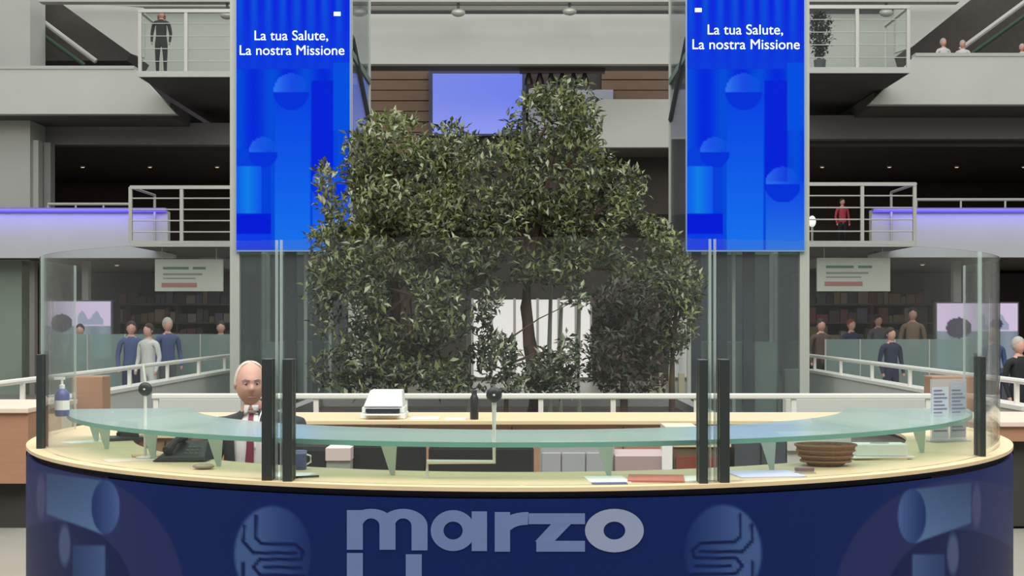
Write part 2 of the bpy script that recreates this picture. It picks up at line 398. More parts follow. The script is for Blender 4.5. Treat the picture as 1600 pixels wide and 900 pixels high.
struct('trim_57', MB().box((X(925, 34.2), 34.2, Z(230, 34)), (X(1080, 34.2), 36.1, Z(226, 34))), DARKG)
struct('trim_58', MB().box((X(540, 38), 38, 0), (X(735, 38), 38.3, 6)), DARKB, 'dark wall behind the tree, left')
struct('trim_59', MB().box((X(925, 38), 38, 0), (X(1080, 38), 38.3, 6)), DARKB, 'dark wall behind the tree, right')
struct('trim_60', MB().box((X(735, 38), 38, Z(466, 38)), (X(925, 38), 38.3, 6)), DARKB, 'dark wall over the bright windows')
struct('trim_61', MB().box((X(955, 37), 37, Z(267, 37)), (X(1006, 37), 37.2, Z(249, 37))), PALE)
# bright windows behind the trunks
win = bpy.data.objects.new('window_1', None); C.objects.link(win); win.location = (X(830, 38), 38, 0); win['kind'] = 'structure'; win['label'] = 'bright daylight windows low behind the tree trunks'
DAY = mat('daylit_pane', (216, 210, 208), 0.4, emit=0.75)
edges = [738, 768, 804, 840, 873, 900, 924]
for a_, b_ in zip(edges[:-1], edges[1:]):
    MB().box((X(a_+2, 38.1), 38.1, 0.1), (X(b_-2, 38.1), 38.15, Z(468, 38.1))).build('pane', DAY, win)
for e in edges:
    MB().box((X(e-2, 38), 38.0, 0), (X(e+2, 38), 38.2, Z(466, 38))).build('window_frame', STEEL, win)

# ------------------------------------------------------------------ glazed lift towers with blue banners
TG = glass('tower_glass', (0.84, 0.88, 0.88), 0.05, 0.05, 0.9, (0.55, 0.6, 0.62))
TF = mat('tower_frame', (176, 178, 170), 0.5, noise=0.05)
def tower(sg):
    L = sg < 0; word = 'left' if L else 'right'
    xi, xo = (2.5, 4.2); y0, y1 = 20.15, 22.6; zt = 10.5
    def B(xa, ya, za, xb, yb, zb):
        x0, x1 = sorted((sg*xa, sg*xb)); return MB().box((x0, ya, za), (x1, yb, zb))
    t = thing('lift_tower', 'glazed lift tower with pale corner posts carrying the %s blue banner' % word, 'lift tower', (sg*(xi+xo)/2, y0, 0))
    for (x, y) in ((xi, y0), (xi, y1), (xo, y0), (xo, y1)):
        wd = 0.14 if x == xo else 0.05
        B(x-wd/2, y-0.06, 0, x+wd/2, y+0.06, zt).build('post', TF, t)
    for z in (2.78, 5.6, 8.4):
        B(xi, y0-0.05, z, xo, y0+0.05, z+0.1).build('cross_bar', TF, t)
        B(xi, y1-0.05, z, xo, y1+0.05, z+0.1).build('cross_bar', TF, t)
        B(xi-0.03, y0, z, xi+0.03, y1, z+0.1).build('cross_bar', mat('green_bar2', (86, 104, 92), 0.5), t)
    for za, zb in ((0, 2.78), (2.88, 5.6), (5.7, 8.4)):
        B(xi+0.03, y0-0.01, za, xo-0.07, y0+0.01, zb).build('glass_pane', TG, t)
        B(xi-0.01, y0+0.06, za, xi+0.01, y1-0.06, zb).build('glass_pane', TG, t)
        B(xo-0.01, y0+0.06, za, xo+0.01, y1-0.06, zb).build('glass_pane', TG, t)
    B(xi+0.03, y1-0.02, 0, xo-0.07, y1+0.02, 10).build('back_panel', mat('tower_back', (96, 100, 106), 0.5, noise=0.15), t)
    # diagonal brace on the inner side
    x = sg*(xi); MB().tube([(x, y0+0.1, 5.9), (x, y1-0.1, 5.0)], 0.05, 6).build('brace', mat('brace', (60, 62, 72), 0.5), t)
    # guide rails and machinery inside
    for k, (fx, wd) in enumerate(((0.06, 0.2), (0.24, 0.04), (0.32, 0.16), (0.46, 0.05), (0.56, 0.18))):
        xx = xi+fx*(xo-xi) if not L else xi+fx*(xo-xi)
        B(xx, y0+0.9, 0, xx+wd, y0+1.0, 10).build('guide_rail', mat('lift_machinery', (38, 40, 58), 0.5) if k % 2 == 0 else STEEL, t)
    B(xi+0.15, y0+1.1, 0.02, xo-0.2, y1-0.1, 1.35).build('lift_car', mat('lift_car', (128, 142, 136), 0.4, noise=0.05), t)
    # side base wall
    return t
tower(-1); tower(1)
def banner_col(x, y):   # x in 0..1 across, y in px-like units 0..392 from the frame top (may be <0)
    X_ = x*186; c = np.array([0, 74, 226.0])
    def dome(cx, cy, r, col):
        nonlocal c
        dx, dy = X_-cx, y-cy
        if dy <= 0 and dx*dx+dy*dy < r*r:
            k = max(0, min(1, (0.5-dx/(2*r)))); c = c*(1-0.75*k)+np.array(col)*0.75*k
        elif 0 < dy and dx*dx+dy*dy < r*r: c = np.array([0, 52, 226.0])
    c = np.array([0, 60+18*math.cos(X_*0.11), 226.0])
    if y < 110: c = np.array([8+10*math.sin(X_*0.5)*max(0, 1-y/60), 70+22*math.sin(X_*0.27)*max(0, 1-y/110)-10, 228])
    if 122 < X_ < 160 and 128 < y < 300: c = np.array([0, 36, 222.0])
    if 160 <= X_ and 100 < y < 205: c = np.array([0, 82, 232.0])
    if 62 < X_ < 122 and y > 145: t = (y-145)/247; c = np.array([0+22*t, 68+50*t, 234+10*t])
    dome(90, 145, 29, (62, 138, 255))
    if X_ < 58 and y > 235: c = np.array([0, 66, 226.0])
    dome(44, 240, 24, (50, 128, 250))
    if X_ < 42 and 262 < y < 335: k = max(0, 1-abs(X_-18)/26); c = np.array([10, 80+52*k, 240])
    if X_ < 58 and 335 < y < 368: c = np.array([0, 28, 222.0])
    if X_ < 58 and y >= 368: c = np.array([6, 62, 236.0])
    if X_ > 124 and y > 285: t = (y-285)/107; c = np.array([10+30*t, 72+50*t, 236])
    dome(152, 290, 28, (56, 132, 250))
    return lin(np.clip(c, 0, 255))
BAN = vcol('banner_glow', 1.0, 0.92, 0.0)
TXT = mat('banner_text', (205, 225, 255), 0.5, emit=1.0)
DB = 20.0
for L in (True, False):
    x0, x1 = (368, 548) if L else (1072, 1258)
    t = thing('led_banner', 'tall blue lit banner on the %s tower with white slogan and pale domed columns' % ('left' if L else 'right'), 'banner', (X((x0+x1)/2, DB), DB, Z(392, DB)))
    MB().box((X(x0, DB), DB, Z(393, DB)), (X(x1, DB), DB+0.09, Z(-120, DB))).build('frame', mat('banner_frame', (120, 150, 190), 0.4), t)
    nx, ny = 93, 256; vs = []; cols = []
    for j in range(ny+1):
        for i in range(nx+1):
            u = i/nx; y = -119+(392+119)*j/ny
            vs.append((X(x0+1.5+(x1-x0-3)*u, DB), DB-0.004, Z(y-1.5, DB))); cols.append(banner_col(u, y))
    fs = [(j*(nx+1)+i, (j+1)*(nx+1)+i, (j+1)*(nx+1)+i+1, j*(nx+1)+i+1) for j in range(ny) for i in range(nx)]
    new_mesh_obj('display', vs, fs, np.array(cols), BAN, t)
    oy = 9 if L else 0
    cxm = X((455 if L else 1164), DB)
    text_mesh('lettering', 'La tua Salute,', 0.205 if L else 0.21, TXT, t, (cxm, DB-0.012, Z(54+oy, DB)), 0.0)
    text_mesh('lettering', 'La nostra Missione', 0.205 if L else 0.21, TXT, t, (cxm+0.01, DB-0.012, Z(77+oy, DB)), 0.0)
    lx = X(527 if L else 1091, DB); lz = Z(22 if L else 16, DB)
    MB().box((lx-0.05, DB-0.014, lz-0.03), (lx+0.05, DB-0.006, lz+0.03)).build('emblem', TXT, t, bevel=0.01)

# ------------------------------------------------------------------ ramp walls with rails at X = +-4.65, floor rail behind the desk
for sg in (-1, 1):
    word = 'left' if sg < 0 else 'right'
    xw = 4.66*sg; ya, yb = 12.6, 22.3
    x0, x1 = sorted((xw, xw+0.18*sg))
    struct('trim_%d' % (71 if sg < 0 else 72), MB().box((x0, ya, 0), (x1, yb, 0.86)), PALE, 'low pale parapet wall beside the %s ramp' % word)
    # end return towards the tower
    xe0, xe1 = sorted((xw, 4.28*sg))
    struct('trim_%d' % (73 if sg < 0 else 74), MB().box((min(x0, xe0), 20.4, 0), (max(x1, xe1), 20.6, 0.86)) if False else MB().box((xe0, yb-0.3, 0), (xe1, yb, 0.9)), PALE)
    t = thing('ramp_railing', 'white tubular railing on top of the %s ramp wall' % word, 'railing', (xw, 17, 0.86))
    xm = xw+0.08*sg
    MB().tube([(xm, ya-1.2, 1.12), (xm, yb, 1.12)], 0.028).build('top_rail', RAILW, t)
    MB().box((x0-0.02, ya, 0.86), (x1+0.02, yb, 0.9)).build('base_rail', RAILW, t)
    for k in range(6):
        yy = ya+0.4+k*(yb-ya-0.8)/5
        MB().box((xm-0.02, yy-0.02, 0.88), (xm+0.02, yy+0.02, 1.1)).build('post', RAILW, t)
    # low pale cross wall closing the side bay
    xs = sorted((X(240 if sg < 0 else 1475, 11.4), X(372 if sg < 0 else 1232, 11.4)))
    struct('trim_%d' % (75 if sg < 0 else 76), MB().box((xs[0], 11.5, 0), (xs[1], 11.65, 1.03)), PALE, 'low pale wall panel behind the desk, %s' % word)
t = thing('floor_railing', 'long white railing running across behind the reception desk', 'railing', (0, 11, 0))
zr = Z(619, 11)
MB().box((X(238, 11), 10.97, zr-0.022), (X(1455, 11), 11.03, zr+0.022)).build('top_rail', RAILW, t, bevel=0.01)
MB().box((X(470, 11), 10.985, zr-0.16), (X(1235, 11), 11.015, zr-0.135)).build('lower_rail', RAILW, t)
for px in (244, 494, 633, 845, 958, 1088, 1240, 1450):
    MB().box((X(px, 11)-0.02, 10.985, 0), (X(px, 11)+0.02, 11.015, zr-0.02)).build('post', RAILW, t)

# planter for the trees
t = thing('planter', 'long low stone planter holding the indoor trees', 'planter', (0, 16.8, 0))
MB().box((-2.9, 14.6, 0), (2.3, 14.75, 0.62)).box((-2.9, 18.9, 0), (2.3, 19.05, 0.62)).box((-2.9, 14.75, 0), (-2.75, 18.9, 0.62)).box((2.15, 14.75, 0), (2.3, 18.9, 0.62)).build('rim', CONC, t)
MB().box((-2.75, 14.75, 0), (2.15, 18.9, 0.5)).build('soil', mat('soil', (52, 44, 36), 0.95, noise=0.4, scale=12, bump=0.6), t)
for px in (1012, 1030, 1045, 1060):
    MB().box((X(px, 19.3), 19.25, 0), (X(px+9, 19.3), 19.35, 0.95)).build('slat', mat('cream_slat', (176, 168, 140), 0.6), t)

# ------------------------------------------------------------------ indoor trees
def leafmat(name, rgb):
    m = mat(name, rgb, 0.5, noise=0.75, scale=3.0, spec=0.35); return m
LEAF1 = leafmat('ficus_leaf', (110, 118, 72)); LEAF2 = leafmat('dark_leaf', (66, 76, 60)); LEAF3 = leafmat('reddish_leaf', (74, 62, 58)); LEAF4 = leafmat('grey_green_leaf', (150, 156, 128))
BARK = mat('bark', (84, 68, 56), 0.9, noise=0.3, scale=10, bump=0.5)
def leaves(name, blobs, n, mats, parent, dc=16.8, dr=1.1, size=0.1, rgn=None):
    V = []; Fc = []; MI = []
    wts = np.array([b[2]*b[3] for b in blobs], float); wts /= wts.sum()
    for i in range(n):
        b_ = blobs[np.random.choice(len(blobs), p=wts)]
        while True:
            q = np.random.uniform(-1, 1, 3); r = np.linalg.norm(q)
            if 0.25 < r < 1: break
        if random.random() < 0.55: q = q/r*random.uniform(0.75, 1.05)
        dd = dc+(b_[4] if len(b_) > 4 else 0)+q[2]*dr
        c = P(b_[0]+q[0]*b_[2], b_[1]+q[1]*b_[3], dc)
        if noise.noise(Vector((c.x*2.6, dd*1.3, c.z*2.6))) < -0.16: continue
        c.y = dd
        if c.z < 0.55: continue
        L_ = size*random.uniform(0.6, 1.3); W_ = L_*0.42
        R = Matrix.Rotation(random.uniform(0, 6.28), 3, 'Z')@Matrix.Rotation(random.gauss(0.5, 0.6), 3, 'X')@Matrix.Rotation(random.gauss(0, 0.5), 3, 'Y')
        o = len(V)
        for p in ((0, 0, 0), (W_/2, L_*0.45, 0.012), (0, L_, -0.01), (-W_/2, L_*0.45, 0.012)): V.append(tuple(c+R@Vector(p)))
        Fc += [(o, o+1, o+2), (o, o+2, o+3)]; k = np.random.choice(len(mats), p=[m_[1] for m_ in mats]); MI += [k, k]
    me = bpy.data.meshes.new(name); me.from_pydata(V, [], Fc); me.update()
    for m_, _ in mats: me.materials.append(m_)
    me.polygons.foreach_set('material_index', MI)
    o = bpy.data.objects.new(name, me); C.objects.link(o); o['kind'] = 'stuff'
    o.parent = parent; o.matrix_parent_inverse = Matrix.Translation(-Vector(parent.location))
    return o
def tree(name, label, base, blobs, n, mats, trunk, rad, **kw):
    t = thing(name, label, 'tree', base, None)
    tp = [Vector(base)]+[P(x, y, d_) for x, y, d_ in trunk]
    k = len(tp); MB().tube(tp, [rad*(1-0.55*i/(k-1)) for i in range(k)], 9).build('trunk', BARK, t, smooth=True)
    for b_ in blobs:
        e = P(b_[0], b_[1], kw.get('dc', 16.8)); e.y += (b_[4] if len(b_) > 4 else 0)
        s = tp[random.randrange(max(1, k-2), k)]; m_ = (s+e)/2+Vector((random.uniform(-.15, .15), random.uniform(-.2, .2), random.uniform(0, .2)))
        MB().tube([s, m_, e], [rad*0.42, rad*0.28, rad*0.1], 6).build('branch', BARK, t, smooth=True)
    leaves('foliage', blobs, n, mats, t, **kw)
    return t
main = [(760, 285, 85, 70), (700, 235, 48, 40), (860, 205, 75, 60), (872, 166, 34, 22), (918, 195, 26, 30), (885, 158, 58, 26), (880, 285, 85, 85), (800, 370, 115, 80), (930, 350, 85, 75), (1000, 395, 62, 60), (870, 420, 75, 28), (1040, 430, 45, 42), (745, 400, 70, 55), (975, 300, 35, 40)]
tree('indoor_tree', 'broad leafy indoor tree with dark leaning trunk in the middle of the planter', P(835, 640, 16.8)*Vector((1, 1, 0)) if False else Vector((X(835, 16.8), 16.8, 0.5)),
     main, 19000, [(LEAF1, 0.42), (LEAF2, 0.4), (LEAF4, 0.18)], [(838, 590, 16.8), (828, 540, 16.8), (822, 480, 16.8), (824, 430, 16.8), (815, 370, 16.8)], 0.11)
left = [(615, 232, 60, 52), (560, 320, 60, 65), (650, 310, 80, 80), (540, 410, 50, 55), (515, 375, 28, 22), (600, 400, 75, 60), (570, 250, 38, 40), (690, 360, 60, 60), (530, 285, 35, 28)]
tree('indoor_tree', 'olive green bushy indoor tree overlapping the lower corner of the left banner', Vector((X(615, 16.3), 16.3, 0.5)),
     left, 13000, [(LEAF1, 0.5), (LEAF2, 0.25), (LEAF4, 0.25)], [(612, 560, 16.3), (620, 480, 16.3), (610, 400, 16.3), (620, 320, 16.3)], 0.08, dc=16.4)
low = [(530, 500, 42, 60), (585, 560, 48, 45), (640, 480, 70, 70), (700, 490, 42, 80), (680, 570, 55, 36), (565, 470, 45, 50), (620, 570, 60, 35), (520, 578, 30, 32), (600, 598, 70, 22), (690, 600, 50, 22), (560, 600, 40, 22), (505, 450, 24, 40)]
tree('indoor_shrub', 'dense dark shrub filling the left end of the planter below the trees', Vector((X(630, 15.8), 15.8, 0.5)),
     low, 9000, [(LEAF2, 0.6), (LEAF1, 0.2), (LEAF4, 0.2)], [(632, 590, 15.8), (640, 520, 15.8), (640, 460, 15.8)], 0.05, dc=15.9, dr=0.8)
red = [(975, 480, 55, 45), (960, 540, 42, 58), (1000, 550, 45, 45), (1005, 500, 42, 45), (985, 595, 55, 24), (940, 590, 25, 25)]
tree('indoor_shrub', 'dark reddish brown shrub to the right of the bright windows', Vector((X(975, 15.8), 15.8, 0.5)),
     red, 4600, [(LEAF3, 0.55), (LEAF2, 0.45)], [(975, 590, 15.8), (972, 540, 15.8), (975, 490, 15.8)], 0.05, dc=15.9, dr=0.7)
rg = [(1055, 500, 36, 50), (1065, 450, 35, 40), (1040, 540, 30, 30)]
tree('indoor_shrub', 'small green shrub by the right lift tower', Vector((X(1050, 16), 16, 0.5)),
     rg, 1500, [(LEAF2, 0.5), (LEAF1, 0.3), (LEAF4, 0.2)], [(1050, 590, 16), (1052, 520, 16), (1060, 460, 16)], 0.04, dc=16, dr=0.5)
mid = [(775, 560, 34, 40), (860, 575, 28, 30), (890, 560, 20, 45), (745, 520, 22, 45), (760, 470, 24, 22), (900, 470, 22, 22), (800, 602, 60, 16), (880, 602, 45, 16), (840, 585, 30, 20)]
tree('indoor_shrub', 'sparse low shrub in front of the bright windows', Vector((X(790, 16), 16, 0.5)),
     mid, 2600, [(LEAF2, 0.7), (LEAF4, 0.3)], [(792, 600, 16), (790, 570, 16), (780, 540, 16)], 0.03, dc=16, dr=0.5)
for i, (px, yt_) in enumerate(((860, 440), (905, 440), (876, 480), (733, 450))):
    o = MB().tube([(X(px, 17.5), 17.5, 0.5), (X(px-2, 17.5), 17.55, 1.2), (X(px+1, 17.5), 17.5, Z(yt_, 17.5))], [0.035, 0.03, 0.025], 8).build('pale_stem', mat('pale_bark', (170, 174, 160), 0.8, noise=0.2), None, smooth=True)
    tag(o, ['pale slender stem just right of the dark leaning trunk', 'pale slender stem beside the reddish shrub', 'short pale stem between two taller ones right of the trunk', 'pale slender stem at the left edge of the bright windows'][i], 'tree stem')

# ------------------------------------------------------------------ ground hall at the sides
for sg in (-1, 1):
    L = sg < 0; word = 'left' if L else 'right'
    # shop back wall with uneven dark panels
    x0, x1 = (-15.9, X(385, 38)) if L else (X(1240, 38), 15.9)
    struct('trim_%d' % (81 if L else 82), MB().box((x0, 38, 0), (x1, 38.2, 3.0)), DARKV, 'dark shop front wall in the %s hall' % word)
    t = thing('shop_shelving', 'dark shelving crowded with goods at the back of the %s hall' % word, 'shelving', ((X(300, 37) if L else X(1330, 37)), 37, 0))
    a_, b_ = (X(185, 37), X(365, 37)) if L else (X(1262, 37), X(1460, 37))
    for k in range(5):
        MB().box((a_, 37, 0.5*k+0.1), (b_, 37.5, 0.5*k+0.14)).build('shelf', mat('shelf_dark', (66, 58, 60), 0.6), t)
    for xx in (a_, (a_+b_)/2, b_-0.04): MB().box((xx, 37.02, 0), (xx+0.04, 37.5, 2.2)).build('upright', mat('shelf_dark', (66, 58, 60), 0.6), t)
    rnd = random.Random(5 if L else 6)
    gm = [mat('goods_%d' % i, c_, 0.6) for i, c_ in enumerate([(92, 50, 58), (70, 72, 96), (110, 104, 100), (46, 44, 54), (96, 84, 62), (52, 66, 62)])]
    for k in range(1, 5):
        xx = a_
        while xx < b_-0.25:
            wd = rnd.uniform(0.12, 0.34); hh = rnd.uniform(0.15, 0.4)
            MB().box((xx, 37.05, 0.5*k+0.14), (xx+wd-0.02, 37.3, 0.5*k+0.14+hh)).build('goods_box', rnd.choice(gm), t); xx += wd
    # hanging sign
    d = 28.6; sx0, sx1, sy0, sy1 = (242, 348, 405, 455) if L else (1277, 1391, 403, 455)
    t = thing('hanging_sign', 'pale hanging direction sign with green and red printed bands, %s hall' % word, 'sign', (X((sx0+sx1)/2, d), d, Z(sy1, d)))
    MB().box((X(sx0, d), d, Z(sy1, d)), (X(sx1, d), d+0.08, Z(sy0, d))).build('board', mat('sign_board', (200, 204, 192), 0.5, noise=0.03), t)
    GR = mat('sign_green', (92, 128, 104), 0.5); RD = mat('sign_red', (178, 120, 116), 0.5); GY = mat('sign_grey', (140, 146, 140), 0.5)
    w_ = sx1-sx0
    for fx0, fx1, yy, hh, m_ in ((0.12, 0.5, 12, 4, GR), (0.56, 0.75, 12, 4, GR), (0.12, 0.7, 22, 3, GY), (0.1, 0.62, 37, 7, RD), (0.12, 0.6, 29, 2, GY)):
        MB().box((X(sx0+fx0*w_, d), d-0.006, Z(sy0+yy+hh, d)), (X(sx0+fx1*w_, d), d, Z(sy0+yy, d))).build('print_band', m_, t)
    for fx in (0.1, 0.9):
        MB().tube([(X(sx0+fx*w_, d), d+0.04, Z(sy0, d)), (X(sx0+fx*w_, d), d+0.04, Z(378, 28)-0.09)], 0.012, 6).build('hanger', STEEL, t)
    # bright picture screen
    d = 29.0; sx0, sx1, sy0, sy1 = (68, 173, 471, 560) if L else (1464, 1590, 474, 575)
    t = thing('advert_screen', 'bright pinkish picture screen showing dark trees, %s hall' % word, 'screen', (X((sx0+sx1)/2, d), d, 0))
    MB().box((X(sx0-2, d), d, 0.0), (X(sx1+2, d), d+0.12, Z(sy0-2, d))).build('frame', mat('screen_surround', (90, 92, 104), 0.5), t)
    nx, ny = 60, 50; vs = []; cols = []
    for j in range(ny+1):
        for i in range(nx+1):
            u, v = i/nx, j/ny; vs.append((X(sx0+(sx1-sx0)*u, d), d-0.004, Z(sy0+(sy1-sy0)*v, d)))
            c = np.array([206, 188, 216.0])
            if v > 0.42: c = np.array([122, 134, 144.0])+8*math.sin(u*23)
            if v > 0.2 and (u-0.27)**2/0.025+(v-0.38)**2/0.026 < 1: c = np.array([64, 62, 76.0])
            if 0.5 < u < 0.9 and 0.24+0.07*math.sin(u*30) < v < 0.42: c = np.array([150, 156, 176.0])
            if (u-0.74)**2/0.006+(v-0.32)**2/0.006 < 1 and not L: c = np.array([56, 62, 96.0])
            cols.append(lin(c))
    fs = [(j*(nx+1)+i, (j+1)*(nx+1)+i, (j+1)*(nx+1)+i+1, j*(nx+1)+i+1) for j in range(ny) for i in range(nx)]
    new_mesh_obj('display', vs, fs, np.array(cols), vcol('screen_glow'), t)
    # glass balustrade by the hall
    d = 25.5; a_, b_ = (X(78, d), X(372, d)) if L else (X(1290, d), X(1560, d))
    t = thing('glass_balustrade', 'greenish glass balustrade in the %s hall behind the ramp' % word, 'balustrade', ((a_+b_)/2, d, 0))
    n = 5
    for k in range(n):
        MB().box((a_+(b_-a_)*k/n+0.015, d, 0.05), (a_+(b_-a_)*(k+1)/n-0.015, d+0.015, Z(522 if L else 530, d))).build('glass_pane', glass('balustrade_glass', (0.55, 0.68, 0.66), 0.3, 0.05), t)
        MB().box((a_+(b_-a_)*k/n-0.012, d-0.01, 0), (a_+(b_-a_)*k/n+0.012, d+0.03, Z(522 if L else 530, d))).build('clamp_post', STEEL, t)
    # hall columns under the gallery
    for px, wd in (((128, 10), (46, 8)) if L else ((1490, 12), (1540, 8))):
        o = MB().box((X(px, 31), 31, 0), (X(px+wd, 31), 31.2, 3.05)).build('trim_%d' % (90+int(px) % 9), CONC); o['kind'] = 'structure'
    # wooden side counters
    d = 11.0
    if L:
        t = thing('side_counter', 'wood fronted side counter with pale top at the left edge', 'counter', (-4.9, d, 0))
        MB().box((-6.4, d, 0.38), (X(44, d), d+0.8, 0.95)).build('front_body', WOODB, t)
        MB().box((-6.4, d-0.03, 0.95), (X(46, d), d+1.2, 0.99)).build('counter_top', mat('cream_top', (214, 196, 178), 0.5), t, bevel=0.005)
        MB().box((-6.4, d+0.15, 0), (X(40, d), d+0.7, 0.38)).build('plinth', mat('plinth_dark', (52, 50, 46), 0.7), t)
    else:
        t = thing('side_counter', 'wood edged side counter with dark body at the right edge', 'counter', (4.9, d, 0))
        MB().box((X(1550, d), d, 0.72), (6.4, d+0.8, 0.84)).build('edge_panel', WOODB, t)
        MB().box((X(1546, d), d-0.03, 0.84), (6.4, d+1.2, 0.88)).build('counter_top', mat('cream_top', (214, 196, 178), 0.5), t, bevel=0.005)
        MB().box((X(1556, d), d+0.1, 0.02), (6.4, d+0.7, 0.72)).build('body', mat('plinth_dark', (52, 50, 46), 0.7), t)
    # wood block at the start of the ramp rail
    bx = (112, 160) if L else (1456, 1530)
    d = 12.3
    t = MB().box((X(bx[0], d), d, 0), (X(bx[1], d), d+0.25, Z(588, d))).build('wood_pillar', WOODB, None, bevel=0.01)
    tag(t, 'low brown wooden pillar where the %s ramp railing starts' % word, 'pillar')

# ------------------------------------------------------------------ reception desk
DC = 7.4; RO = 2.52
t = desk = thing('reception_desk', 'large round reception desk with navy printed front and pale wooden top', 'reception desk', (0, DC, 0))
A = math.radians(118)
MB().arc(0, DC, 2.02, RO, 1.085, 1.1, -A, A, 120).build('countertop', WOODL, t)
MB().arc(0, DC, 2.05, RO-0.03, 1.06, 1.085, -A, A, 120).build('shadow_gap', mat('shadow_gap', (34, 38, 60), 0.7), t)
MB().arc(0, DC, 2.10, 2.14, 0.0, 1.06, -A, A, 100).build('inner_panel', GREYM, t)
MB().arc(0, DC, 1.5, 2.10, 0.70, 0.74, -math.radians(74), math.radians(74), 100).build('work_surface', WOODL, t)
# front panel carrying the print, colour attribute on the curved sheet
def px_of(x, y, z): return CX+F*x/y, CY+F*(EYE-z)/y
NAV = np.array([16, 40, 106.0])
def seg_d(px, py, pl):
    best = 1e9
    for (ax, ay), (bx, by) in zip(pl[:-1], pl[1:]):
        vx, vy = bx-ax, by-ay; L2 = vx*vx+vy*vy
        tt = np.clip(((px-ax)*vx+(py-ay)*vy)/L2, 0, 1)
        best = np.minimum(best, np.hypot(px-ax-tt*vx, py-ay-tt*vy))
    return best
def paint(PX, PY):
    col = np.tile(NAV, (len(PX), 1))
    def put(mask, c, k=1.0):
        k = (np.clip(mask, 0, 1)*k)[:, None]; c = np.asarray(c, float)
        col[:] = col*(1-k)+c*k
    for L in (True, False):
        x = PX if L else 1590-PX
        y = PY if L else PY-14
        r = np.hypot(x-88, y-935); put(np.clip((202-r)/3, 0, 1), (44, 52, 108)); put(np.clip((122-r)/3, 0, 1), (20, 34, 88))
        # vertical cylinders
        m = np.clip((x-112)/3, 0, 1)*np.clip((166-x)/3, 0, 1)*np.clip((y-850)/4, 0, 1); g = np.clip((x-112)/54, 0, 1)[:, None]; put(m, np.array([42, 66, 122])*(1-g)+np.array([78, 106, 160])*g)
        m = np.clip(1.4-np.hypot((x-101)/8, (y-852)/28)*1.0, 0, 1)*2; put(np.clip(m, 0, 1), (88, 104, 150), 0.9)
        m = np.clip(1.4-np.hypot((x-64)/6, (y-776)/30), 0, 1)*2; put(np.clip(m, 0, 1), (84, 88, 136), 0.8)
        # lying cylinder
        t0 = 738+(x-75)*0.13; t1 = 806+(x-75)*0.36
        m = np.clip((y-t0)/3, 0, 1)*np.clip((t1-y)/4, 0, 1)*np.clip((x-71)/3, 0, 1)*np.clip((162-x)/3, 0, 1)
        g = np.clip(((x-75)/90*0.5+(y-t0)/(t1-t0+1e-6)*0.5), 0, 1)[:, None]; put(m, np.array([56, 82, 126])*(1-g)+np.array([104, 138, 190])*g)
        r = np.hypot((x-165)/23, (y-792)/44); g = np.clip((x-143)/44, 0, 1)[:, None]
        put(np.clip((1-r)*12, 0, 1), np.array([26, 52, 116])*(1-g)+np.array([82, 112, 174])*g)
        # round emblem with looping lines
        ex = PX-426 if L else 1130-PX
        ey = PY-(866 if L else 864)
        r = np.hypot(ex/62, ey/78); g = np.clip(0.75-ex/110, 0.12, 1)
        put(np.clip((1-r)*14, 0, 1)*g, (84, 112, 172), 0.9)
        for pl in ([(-26, -60), (-27, -26), (-18, -17), (36, -15), (48, -4), (44, 8), (-20, 8), (-30, 20), (-20, 32), (50, 34), (50, 60)],
                   [(-44, -44), (-46, -20), (-30, -2), (36, -2)], [(-46, 14), (-46, 60)], [(-12, 20), (44, 21)], [(-10, 46), (40, 48)]):
            dd = seg_d(ex, ey, pl); put(np.clip((3.4-dd)/1.8, 0, 1), (14, 30, 86))
    return col
NT, NZ = 760, 120
th = np.linspace(-math.radians(85), math.radians(85), NT+1)
zz = np.concatenate([np.linspace(1.06, 0.36, NZ), [0.0]])
TH, ZZ = np.meshgrid(th, zz)
VX, VY = RO*np.sin(TH), DC-RO*np.cos(TH)
PXs, PYs = CX+F*VX/VY, CY+F*(EYE-ZZ)/VY
cols = paint(PXs.ravel(), PYs.ravel())/255
cols = np.where(cols <= 0.04045, cols/12.92, ((cols+0.055)/1.055)**2.4)*0.74
vs = np.stack([VX.ravel(), VY.ravel(), ZZ.ravel()], 1).tolist()
W1 = NT+1; fs = [(j*W1+i, (j+1)*W1+i, (j+1)*W1+i+1, j*W1+i+1) for j in range(NZ) for i in range(NT)]
PRINT = vcol('desk_print', 0.5, 0, 0.15)
panel = new_mesh_obj('front_panel', vs, fs, cols, PRINT, desk)
panel.data.polygons.foreach_set('use_smooth', [True]*len(panel.data.polygons))
MB().arc(0, DC, RO-0.03, RO-0.004, 0.0, 1.055, -A, A, 120).build('panel_core', NAVY, t)
# raised-film letters: polygons drawn flat then bent round the desk
def on_desk(px, py, R=RO+0.0025):
    k = (px-CX)/F; a_ = 1+k*k; D_ = DC*DC-a_*(DC*DC-R*R)
    y = (DC-math.sqrt(max(0, D_)))/a_
    return Vector((k*y, y, EYE-(py-CY)/F*y))
def letter(strips):
    """strips: list of quads strips, each a list of (outer, inner) px pairs"""
    mb = MB()
    for s_ in strips:
        vs = []; fs = []
        for (a_, b_) in s_:
            vs.append(on_desk(*a_)); vs.append(on_desk(*b_))
        for i in range(len(s_)-1): fs.append((2*i, 2*i+1, 2*i+3, 2*i+2))
        mb.add(vs, fs)
    return mb
def rect(x0, y0, x1, y1, n=4): return [((x0+(x1-x0)*i/n, y0), (x0+(x1-x0)*i/n, y1)) for i in range(n+1)]
def ringp(cx, cy, ro, ryo, ri, ryi, a0=0, a1=360, n=36):
    return [((cx+ro*math.cos(math.radians(a)), cy+ryo*math.sin(math.radians(a))), (cx+ri*math.cos(math.radians(a)), cy+ryi*math.sin(math.radians(a)))) for a in np.linspace(a0, a1, n+1)]
LET = mat('letter_film', (104, 122, 172), 0.5, noise=0.05); LETO = mat('letter_film_pale', (142, 154, 184), 0.5, noise=0.05)
